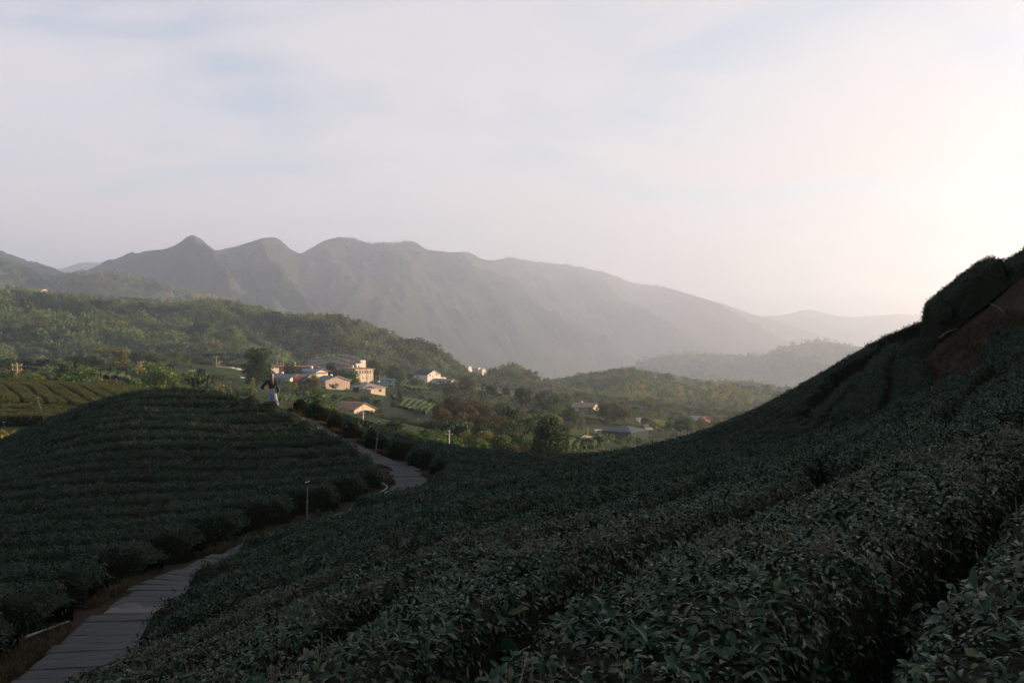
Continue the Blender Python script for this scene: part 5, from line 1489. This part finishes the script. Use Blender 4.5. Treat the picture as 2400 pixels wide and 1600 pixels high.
field([(222, 876), (296, 876), (304, 892), (240, 888)], 'strip of tea rows between the round tree and the meadow', 60, 160, 2.0)
field([(745, 915), (835, 921), (835, 934), (760, 936)], 'lawn-like field below the beige house', 10, 280, 2.4, 0.2)
# farm lane
M['lane'] = plain('lane', (0.22, 0.20, 0.18), 0.9)
for pts, lab, y0, wd in [(c4([(1395, 960), (1440, 1010), (1490, 1045), (1520, 1090)]), 'farm lane', 330, 3.0), (c4([(770, 1190), (820, 1185), (880, 1165)]), 'farm track', 220, 2.0)]:
    p = np.array([proj_val(*q_, y0) for q_ in pts]); p = catmull(p, 8)
    t = np.gradient(p, axis=0); t /= np.linalg.norm(t, axis=1)[:, None]
    V = np.stack([np.c_[p[:, 0] - s_ * t[:, 1] * wd / 2, p[:, 1] + s_ * t[:, 0] * wd / 2] for s_ in (-1, 1)], 1)
    Z = val_z(V[..., 0], V[..., 1]) + 0.85
    tag(link('farm_lane', new_mesh('farm_lane', np.dstack([V, Z]).reshape(-1, 3), grid_faces(len(p), 2)), M['lane']), kind='structure')

# ---- the lit tea field on the plateau to the left: every row a thing
def field_row(p0, p1, lab, bend=0.0, hw=0.60):
    n_ = 26; t = np.linspace(0, 1, n_)[:, None]
    p0, p1 = np.array(p0, float), np.array(p1, float)
    nrm = np.array([-(p1 - p0)[1], (p1 - p0)[0]]); nrm /= np.linalg.norm(nrm)
    c = p0 + (p1 - p0) * t + nrm * bend * (t * (1 - t) * 4)
    tg = np.gradient(c, axis=0); tg /= np.linalg.norm(tg, axis=1)[:, None]
    X = c[:, None, 0] - tg[:, None, 1] * VCS[None] * hw; Y = c[:, None, 1] + tg[:, None, 0] * VCS[None] * hw
    e = np.minimum(np.arange(n_), np.arange(n_)[::-1]) / 1.2; ef = np.sqrt(np.clip(e, 0, 1))[:, None]
    Z = val_z(X, Y) - 0.3 + (0.95 + 0.08 * fbm(X, Y, 3, 8)) * PRF[None] * ef
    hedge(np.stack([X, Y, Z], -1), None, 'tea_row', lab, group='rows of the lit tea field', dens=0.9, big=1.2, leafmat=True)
k0 = 0
for k in range(20):
    xa = -76.0 + 1.95 * k
    field_row((xa, 118.0), (xa + 24.5, 80.0), 'sunlit slanting row of the plateau tea field, %s from the picture edge' % ORD[k], bend=0.7, hw=0.64)
for k, (Y, x0, x1) in enumerate([(76.5, -46, -27), (72.5, -43, -26), (68.5, -41, -25)]):
    field_row((x0, Y), (x1, Y - 1.5), 'level row at the foot of the plateau tea field, %s below the slanting rows' % ORD[k], hw=1.4)

ok_ = np.ones(len(UND), bool)
for W_ in FIELDS: ok_ &= ~inpoly(UND[:, 0], UND[:, 1], W_)
for o_ in bpy.data.objects:
    if o_.parent is None and o_.get('category') in ('house', 'shed', 'hut', 'barn', 'building', 'tank', 'car', 'canopy'):
        ok_ &= np.hypot(UND[:, 0] - o_.location.x, UND[:, 1] - o_.location.y) > 11
UND = UND[ok_]
P = np.c_[UND, val_z(UND[:, 0], UND[:, 1])]
o = wood('undergrowth', 'low scrub and weeds between the fields and houses', P, 1.2, 3.6, 23, scrub=True)
# ------------------------------------------------------------------ the bank above the slope: hedge, shrub, sticks
up_s = lambda x, y: S0(x, y) - 0.05
patch_hedge([(13.0, 30.3), (13.7, 29.8), (14.35, 29.3), (14.7, 31.6), (13.5, 32.6), (12.9, 31.4)], 'tea_block', 'overhanging tea hedge on top of the earth bank, ending over the shrub', H=0.62, surf=lambda x, y: S0(x, y) + 0.38)
patch_hedge([(14.45, 29.0), (15.2, 27.6), (17.2, 26.2), (18.2, 29.5), (14.85, 31.2)], 'tea_block', 'upper tea hedge on the skyline at the picture edge', H=0.5, surf=up_s)
LC['shrub'] = leafy('foliage_shrub', [(0, (0.010, 0.022, 0.011)), (0.6, (0.018, 0.036, 0.016)), (1, (0.04, 0.06, 0.028))], 0.5, 0.2, 0.2)
for (px, py, Y, h, lab) in [(2225, 742, 30.2, 1.25, 'leafy wild shrub hanging over the earth bank edge'), (2262, 712, 30.3, 1.1, 'second wild shrub under the overhanging hedge'), (2300, 690, 30.0, 0.8, 'small weed bush tucked beneath the bank-top hedge')]:
    x, y, z = at(px, py, Y)
    plant((x, y, z - 0.2), h, 'bush', 'shrub', lab, name='shrub', cat='shrub', group='shrubs on the earth bank', w=0.62, fine=2.4, parts=('stems', 'leaves'))
for (a, b, lab) in [((2322, 712, 27.8), (2358, 738, 26.8), 'pale dead branch lying on the earth bank'), ((2200, 792, 28), (2245, 770, 27.8), 'thin bare twig on the earth bank')]:
    p, q_ = np.array(at(*a)), np.array(at(*b)); p[2] = max(p[2], float(ground_z(p[0], p[1])) + 0.05); q_[2] = max(q_[2], float(ground_z(q_[0], q_[1])) + 0.05)
    tag(MB().tube([p, (p + q_) / 2 + np.array([0, 0, 0.06]), q_], [0.022, 0.018, 0.008], 5).build('dead_branch', M['bark']), lab, 'branch')

# ------------------------------------------------------------------ sprinkler posts
M['pvc'] = plain('pvc_pipe', (0.095, 0.10, 0.10), 0.6, 0.2)
M['post_dark'] = plain('post_dark', (0.016, 0.026, 0.02), 0.9, 0.05)
M['post_white'] = plain('post_white', (0.5, 0.49, 0.46), 0.5)
def sprinkler(base, top, Y, lab, m='pvc', arms=0, head=True, r=0.015, surf=None):
    x, y, z = at(base[0], base[1], Y); xt, _, zt = at(top[0], top[1], Y)
    o = empty('sprinkler_post', (x, y, z))
    d = np.array([xt - x, 0.0, zt - z]); mid = d * 0.55
    MB().tube([-d / np.linalg.norm(d) * 0.75, mid], r * 1.15, 8).build('lower_pipe', M[m], o)
    MB().tube([mid, d], r * 0.85, 8).build('upper_pipe', M[m], o)
    MB().tube([mid - d * 0.025, mid + d * 0.025], r * 1.9, 8).build('coupling', M[m], o)
    if head:
        h = MB().tube([d, d + np.array([0, 0, 0.05])], r * 1.5, 8).build('sprinkler_head', M['post_dark'] if m != 'post_white' else M[m], o)
        MB().tube([d + np.array([-0.06, 0, 0.055]), d + np.array([0.05, 0, 0.09])], r * 0.7, 6).build('nozzle', M['steel'], h)
    for k in range(arms):
        zz = d * (0.72 - 0.3 * k)
        MB().tube([zz + np.array([-0.16, 0, 0.03]), zz, zz + np.array([0.16, 0, 0.03])], r * 0.9, 6).build('arm', M[m], o)
    return tag(o, lab, 'sprinkler', 'sprinkler posts')
sprinkler((719, 1222), (721, 1136), 23.0, 'upright grey sprinkler post near the path bend on the mound')
sprinkler((879, 1072), (888, 992), 33.0, 'slightly leaning grey sprinkler post beside the path, in front of the saddle')
sprinkler((1053, 1034), (1053, 1012), 43.5, 'short white cross-shaped sprinkler post on the saddle edge', 'post_white', 1, r=0.02)
sprinkler((716, 966), (716, 941), 46.0, 'white double-armed sprinkler post beyond the path end', 'post_white', 2, r=0.017)
sprinkler((851, 1000), (851, 957), 60.0, 'tall sunlit sprinkler post with one arm before the ribbed-roof house', 'post_white', 1, r=0.028)
sprinkler((101, 975), (88, 936), 44.5, 'tilted pale sprinkler post on the far side of the mound', 'pvc', 0, r=0.017)
sprinkler((18, 1024), (9, 993), 44.0, 'tilted sprinkler post at the picture edge by the sunlit shrub', 'pvc', 0, r=0.017)
sprinkler((543, 925), (540, 900), 45.0, 'short sprinkler post on the mound crest near the tall dark tree', 'pvc', 1, r=0.017)
sprinkler((366, 1046), (365, 1010), 32.5, 'thin dark green sprinkler post in the middle of the mound', 'post_dark', 0, False, r=0.012)
for i, (px, py, Y) in enumerate([(81, 903, 112), (115, 912, 105), (256, 914, 104), (167, 947, 84)]):
    sprinkler((px, py), (px, py - 7), Y, 'little white marker post in the lit tea field, %s from the top edge' % ORD[i], 'post_white', 0, False, r=0.06)

# ------------------------------------------------------------------ pipes, stones and dry grass by the path
def pipe(pts, r, lab, m='pvc'):
    P = catmull(np.array([at(*p) for p in pts]), 8)
    g = ground_z(P[:, 0], P[:, 1])
    P[:, 2] = np.maximum(P[:, 2], g + r + 0.01)
    return tag(MB().tube(P, r, 8).build('water_pipe', M[m]), lab, 'pipe', 'water pipes along the path')
pipe([(780, 1228, 21.9), (838, 1184, 24.0), (910, 1151, 26.2)], 0.022, 'long grey water pipe on the path side of the pair')
pipe([(800, 1212, 22.6), (846, 1175, 24.5), (905, 1145, 26.6), (898, 1132, 27.6)], 0.02, 'long grey water pipe on the hedge side of the pair, with a bent end', 'pvc')
pipe([(884, 1180, 25.0), (894, 1171, 25.4)], 0.03, 'short broken piece of pipe on the path')
pipe([(60, 1492, 12.9), (110, 1474, 13.6), (160, 1456, 14.3)], 0.018, 'pale pipe half buried in dry grass at the lower path')
M['stone'] = noisy('stone', [(0.3, (0.05, 0.048, 0.043)), (0.7, (0.12, 0.115, 0.10))], 6, 0.9, bump=0.6, spec=0.2)
for (px, py, Y, s_, lab) in [(690, 1262, 20.6, 0.28, 'flat pale stone at the path edge below the upright sprinkler'), (540, 1325, 18.2, 0.30, 'rounded pale stone by the lower hedge end'), (300, 1440, 14.9, 0.22, 'pale stone at the hedge foot beside the lower path'), (668, 1270, 20.3, 0.2, 'small stone next to the flat pale one')]:
    x, y, _ = at(px, py, Y)
    bm = bmesh.new(); bmesh.ops.create_icosphere(bm, subdivisions=3, radius=s_)
    for v_ in bm.verts:
        n_ = 0.75 + 0.5 * float(vnoise(np.array([v_.co.x * 4 + px]), np.array([v_.co.y * 4 + v_.co.z * 3]), 5)[0])
        v_.co = Vector((v_.co.x * n_ * 1.3, v_.co.y * n_, v_.co.z * n_ * 0.42))
    me = bpy.data.meshes.new('stone'); bm.to_mesh(me); bm.free()
    o = link('stone', me, M['stone']); o.location = (x, y, float(ground_z(x, y)) + s_ * 0.12)
    tag(o, lab, 'stone', 'stones by the path')

M['dry_grass'] = leafy('dry_grass', [(0, (0.022, 0.018, 0.010)), (0.5, (0.045, 0.037, 0.020)), (1, (0.09, 0.077, 0.042))], 0.8, 0.1, 0.25)
def tuft(seed):
    r = random.Random(seed); mb = MB()
    for k in range(34):
        a = r.uniform(0, 6.28); b0 = np.array([r.gauss(0, 0.05), r.gauss(0, 0.05), -0.02]); h = r.uniform(0.07, 0.2); ln = r.uniform(0.03, 0.14)
        p1 = b0 + np.array([math.cos(a) * ln * 0.3, math.sin(a) * ln * 0.3, h * 0.7]); p2 = b0 + np.array([math.cos(a) * ln, math.sin(a) * ln, h * r.uniform(0.5, 1.1)])
        sd_ = np.array([-math.sin(a), math.cos(a), 0]) * 0.004
        mb.add([b0 - sd_, b0 + sd_, p1 + sd_ * 0.8, p1 - sd_ * 0.8, p2], [(0, 1, 2, 3), (3, 2, 4)])
    me = new_mesh('grass_tuft', np.vstack(mb.v), [np.array(mb.f4), np.array(mb.f3)]); me.materials.append(M['dry_grass'])
    return bpy.data.objects.new('grass_tuft', me)
NG_GRASS = instancer('grass_tufts', [tuft(k) for k in range(5)])
pts = []
for k in range(5200):
    i_ = rng.integers(0, len(PATH) - 1); p = PATH[i_]; t = PATH[i_ + 1] - p; t = t[:2] / (np.linalg.norm(t[:2]) + 1e-9)
    left = rng.random() < 0.62
    off = (0.62 + abs(rng.normal(0, 0.28)) + (0.25 if p[1] < 15 else 0)) * float(np.interp(p[1], [26, 38], [1, 0.72])) * (1 if left else -1)
    q_ = p[:2] + np.array([-t[1], t[0]]) * off + t * rng.uniform(0, 0.3)
    if left or p[1] > 20:
        if vnoise(np.array([q_[0] * 0.9]), np.array([q_[1] * 0.9]), 12)[0] > (0.34 if q_[1] < 16 else 0.5): pts.append(q_)
for k in range(900):
    pts.append(np.array([rng.uniform(-7.4, -5.9), rng.uniform(10.8, 13.6)]))
pts = np.array(pts); d_, _, _ = path_near(pts[:, 0], pts[:, 1]); pts = pts[d_ > 0.55]
n_ = len(pts); sc = rng.uniform(0.5, 1.15, n_)
o = scatter('dry_grass', NG_GRASS, np.c_[pts, ground_z(pts[:, 0], pts[:, 1])], np.c_[rng.normal(0, 0.15, (n_, 2)), rng.uniform(0, 6.28, n_)], np.repeat(sc[:, None], 3, 1), rng.integers(0, 5, n_), M['dry_grass'])
tag(o, 'yellow-brown dry grass along the plank path', 'grass', kind='stuff')
# weeds on the earth bank
bx = rng.uniform(10.5, 14.5, 1600); by = rng.uniform(24, 31, 1600)
soil = np.array([project(*p, y0=15) for p in cr([(1440, 690), (1300, 900), (1370, 1160), (1900, 1070), (2100, 1010), (1760, 830), (1900, 700), (2138, 600), (2138, 430), (1850, 450), (1600, 620)])])
k_ = inpoly(bx, by, soil) & (vnoise(bx * 1.2, by * 1.2, 3) > 0.45); bx, by = bx[k_], by[k_]; n_ = len(bx)
o = scatter('bank_weeds', NG_GRASS, np.c_[bx, by, ground_z(bx, by)], np.c_[rng.normal(0, 0.3, (n_, 2)), rng.uniform(0, 6.28, n_)], np.repeat(rng.uniform(0.6, 1.5, n_)[:, None], 3, 1), rng.integers(0, 5, n_), M['dry_grass'])
tag(o, 'brown weeds on the bare earth bank', 'weeds', kind='stuff')

# ------------------------------------------------------------------ the walking person, seen from behind
M['skin'] = plain('skin', (0.50, 0.30, 0.21), 0.55, 0.35, 0.05)
M['denim'] = noisy('denim', [(0.3, (0.15, 0.20, 0.27)), (0.7, (0.24, 0.29, 0.36))], 14, 0.9, bump=0.3, bscale=30, spec=0.1)
M['knit'] = plain('dark_top', (0.022, 0.028, 0.034), 0.9, 0.1)
M['hair'] = noisy('hair', [(0.3, (0.022, 0.010, 0.005)), (0.7, (0.075, 0.032, 0.013))], 10, 0.45, spec=0.4, stretch=(6, 6, 0.5))
M['leather'] = plain('bag_leather', (0.012, 0.012, 0.014), 0.5, 0.4)
M['shoe'] = plain('shoe', (0.62, 0.60, 0.57), 0.6)
px_, py_, pz_ = at(645, 966, 41.3)
per = empty('person', (px_, py_, float(ground_z(px_, py_)) + 0.06), 0)
def skinned(name, verts, edges, radii, m, parent, lv=2):
    me = bpy.data.meshes.new(name); me.from_pydata([tuple(v) for v in verts], edges, []); me.update(); me.materials.append(m)
    o = link(name, me, None, parent)
    md = o.modifiers.new('skin', 'SKIN'); md.use_smooth_shade = True
    sv = me.skin_vertices[0].data
    for k, r in enumerate(radii): sv[k].radius = r if isinstance(r, tuple) else (r, r)
    sv[0].use_root = True
    sb = o.modifiers.new('subsurf', 'SUBSURF'); sb.levels = sb.render_levels = lv
    return o
V, E, R = [], [], []
def chain(start, pts):
    prev = start
    for p, r in pts:
        V.append(p); R.append(r); k = len(V) - 1
        if prev is not None: E.append((prev, k))
        prev = k
    return prev
pel = chain(None, [((-0.13, 0, 0.86), (0.15, 0.10))])
chest = chain(pel, [((-0.14, 0.0, 1.02), (0.12, 0.085)), ((-0.145, 0.01, 1.2), (0.145, 0.10))])
nk = chain(chest, [((-0.145, 0.0, 1.33), 0.055), ((-0.15, 0.02, 1.40), 0.052)])
hd = chain(nk, [((-0.15, 0.03, 1.49), (0.075, 0.09)), ((-0.15, 0.02, 1.57), (0.062, 0.075))])
chain(hd - 1, [((-0.155, 0.135, 1.48), 0.016)])                                    # nose
for sx in (-1, 1): chain(hd - 1, [((-0.15 + sx * 0.085, 0.02, 1.485), 0.014)])     # ears
la = chain(chest, [((-0.31, 0.0, 1.27), 0.055), ((-0.45, -0.06, 1.10), 0.042), ((-0.555, -0.09, 1.00), 0.038), ((-0.42, 0.0, 0.93), 0.032), ((-0.33, 0.05, 0.90), 0.024)])
ra = chain(chest, [((0.02, 0.0, 1.27), 0.055), ((0.075, -0.02, 1.12), 0.042), ((0.10, -0.02, 1.0), 0.038), ((0.095, 0.06, 0.86), 0.03), ((0.09, 0.09, 0.80), 0.026)])
for hnd, dr in ((la, np.array([0.06, 0.06, -0.03])), (ra, np.array([-0.005, 0.03, -0.075]))):
    for k in range(4):
        b0 = np.array(V[hnd]); off = np.array([0, (k - 1.5) * 0.017, (k - 1.5) * -0.006]); ln = (0.85, 1.0, 0.95, 0.75)[k]
        chain(hnd, [(tuple(b0 + dr * 0.45 + off), 0.009), (tuple(b0 + dr * ln + off + np.array([0.006, 0.006, -0.006])), 0.008)])
    chain(hnd, [(tuple(np.array(V[hnd]) + np.array([0.012, -0.03, -0.02])), 0.009), (tuple(np.array(V[hnd]) + np.array([0.018, -0.045, -0.045])), 0.008)])
ll = chain(pel, [((-0.20, 0.01, 0.78), 0.085), ((-0.14, 0.04, 0.44), 0.055), ((-0.10, 0.05, 0.08), 0.036), ((-0.10, 0.13, 0.03), 0.03)])
rl = chain(pel, [((-0.05, -0.01, 0.78), 0.085), ((0.03, 0.0, 0.46), 0.055), ((0.17, -0.12, 0.10), 0.036), ((0.20, -0.05, 0.03), 0.03)])
skinned('body', V, E, R, M['skin'], per)
V, E, R = [], [], []
w = chain(None, [((-0.13, 0, 0.84), (0.175, 0.135))])
chain(w, [((-0.128, 0, 0.945), (0.155, 0.115))])
chain(w, [((-0.215, 0.01, 0.70), (0.10, 0.11)), ((-0.185, 0.04, 0.44), (0.082, 0.09)), ((-0.16, 0.05, 0.20), (0.085, 0.095)), ((-0.15, 0.05, 0.05), (0.09, 0.10))])
chain(w, [((-0.04, -0.01, 0.70), (0.10, 0.11)), ((0.025, 0.0, 0.44), (0.082, 0.09)), ((0.12, -0.08, 0.20), (0.085, 0.095)), ((0.185, -0.12, 0.06), (0.092, 0.10))])
skinned('jeans', V, E, R, M['denim'], per)
V, E, R = [], [], []
w = chain(None, [((-0.14, 0.0, 1.08), (0.155, 0.115))])
chain(w, [((-0.132, 0, 0.95), (0.165, 0.12))])
c_ = chain(w, [((-0.145, 0.0, 1.23), (0.17, 0.12))])
chain(c_, [((-0.147, 0.0, 1.33), (0.085, 0.075))])
chain(c_, [((-0.32, 0.0, 1.265), 0.075), ((-0.45, -0.06, 1.105), 0.064), ((-0.56, -0.09, 1.0), 0.058), ((-0.44, -0.01, 0.94), 0.048)])
chain(c_, [((0.03, 0.0, 1.265), 0.075), ((0.08, -0.02, 1.12), 0.062), ((0.105, -0.02, 1.0), 0.056), ((0.10, 0.05, 0.88), 0.045)])
skinned('top', V, E, R, M['knit'], per)
V, E, R = [], [], []
chain(None, [((-0.15, 0.0, 1.57), (0.062, 0.07)), ((-0.15, -0.012, 1.50), (0.092, 0.092)), ((-0.145, -0.045, 1.38), (0.085, 0.07)), ((-0.13, -0.09, 1.26), (0.095, 0.055)), ((-0.10, -0.115, 1.15), (0.07, 0.04)), ((-0.085, -0.115, 1.06), (0.025, 0.018))])
skinned('hair', V, E, R, M['hair'], per)
for (x, y, z, rz) in [(-0.10, 0.11, 0.035, 0.1), (0.19, -0.06, 0.04, -0.3)]:
    sh = MB(); th = np.linspace(0, 2 * math.pi, 13)[:-1]
    ring = lambda s_, zz: [(x + math.cos(t) * 0.045 * s_, y + math.sin(t) * 0.125 * s_, z + zz) for t in th]
    sh.add(ring(1, -0.04) + ring(1.02, 0.0) + ring(0.8, 0.05) + [(x, y, z + 0.06)], [(k * 12 + i, k * 12 + (i + 1) % 12, (k + 1) * 12 + (i + 1) % 12, (k + 1) * 12 + i) for k in range(2) for i in range(12)] + [(36, 24 + i, 24 + (i + 1) % 12) for i in range(12)])
    sh.build('shoe', M['shoe'], per, True)
tag(per, 'person in dark top and loose blue jeans, long brown hair, seen from behind', 'person')
bag = empty('shoulder_bag', (px_ + 0.14, py_ - 0.02, per.location.z + 0.86))
bm = bmesh.new(); bmesh.ops.create_cube(bm, size=1.0)
for v_ in bm.verts: v_.co = Vector((v_.co.x * 0.09, v_.co.y * 0.2, v_.co.z * 0.17))
bmesh.ops.bevel(bm, geom=list(bm.edges), offset=0.02, segments=2, affect='EDGES')
me = bpy.data.meshes.new('pouch'); bm.to_mesh(me); bm.free(); link('pouch', me, M['leather'], bag)
st = [(0.0, -0.03, 0.08), (-0.03, -0.115, 0.22), (-0.14, -0.135, 0.34), (-0.30, -0.11, 0.44), (-0.36, -0.02, 0.49), (-0.33, 0.09, 0.44), (-0.15, 0.13, 0.3), (-0.02, 0.1, 0.12)]
MB().tube(catmull(np.array(st), 5), 0.013, 5).build('strap', M['leather'], bag)
tag(bag, 'small black cross-body bag hanging at the hip of the person', 'bag')

# ------------------------------------------------------------------ birds over the valley
M['bird'] = plain('bird', (0.03, 0.028, 0.026), 0.8)
for i, (px, py) in enumerate([(865, 610), (898, 601), (938, 607), (981, 593), (813, 580), (695, 670)]):
    o = empty('bird', at(px, py, 170), rng.uniform(0, 6.28))
    b_ = MB().tube([(-0.13, 0, 0), (-0.06, 0, 0.01), (0.04, 0, 0.01), (0.12, 0, 0.0)], [0.008, 0.035, 0.035, 0.012], 8).build('body', M['bird'], o, True)
    for sg in (-1, 1):
        MB().add([(0.05, 0, 0.01), (-0.05, 0, 0.01), (-0.05, sg * 0.14, 0.07), (0.03, sg * 0.14, 0.07), (-0.06, sg * 0.27, 0.02), (0.05, 0, 0.02), (-0.05, 0, 0.02), (-0.05, sg * 0.14, 0.08), (0.03, sg * 0.14, 0.08)],
                 [(0, 1, 2, 3), (3, 2, 4), (5, 6, 7, 8), (8, 7, 4)]).build('wing', M['bird'], o)
    tag(o, 'dark bird flying before the mountain, %s from the tallest peak side' % ORD[i], 'bird', 'birds over the valley')
# ------------------------------------------------------------------ the air
hz, nt, b = mat('haze')
nt.nodes.remove(b)
pv = nn(nt, 'ShaderNodeVolumePrincipled')
pv.inputs['Color'].default_value = (0.68, 0.80, 1.0, 1)
pv.inputs['Density'].default_value = 2.0e-4
pv.inputs['Anisotropy'].default_value = 0.62
nt.links.new(pv.outputs[0], nt.nodes['Material Output'].inputs['Volume'])
mb = MB(); mb.box((0, 5250, 208), (20400, 13800, 826))
tag(mb.build('haze', hz), kind='stuff')
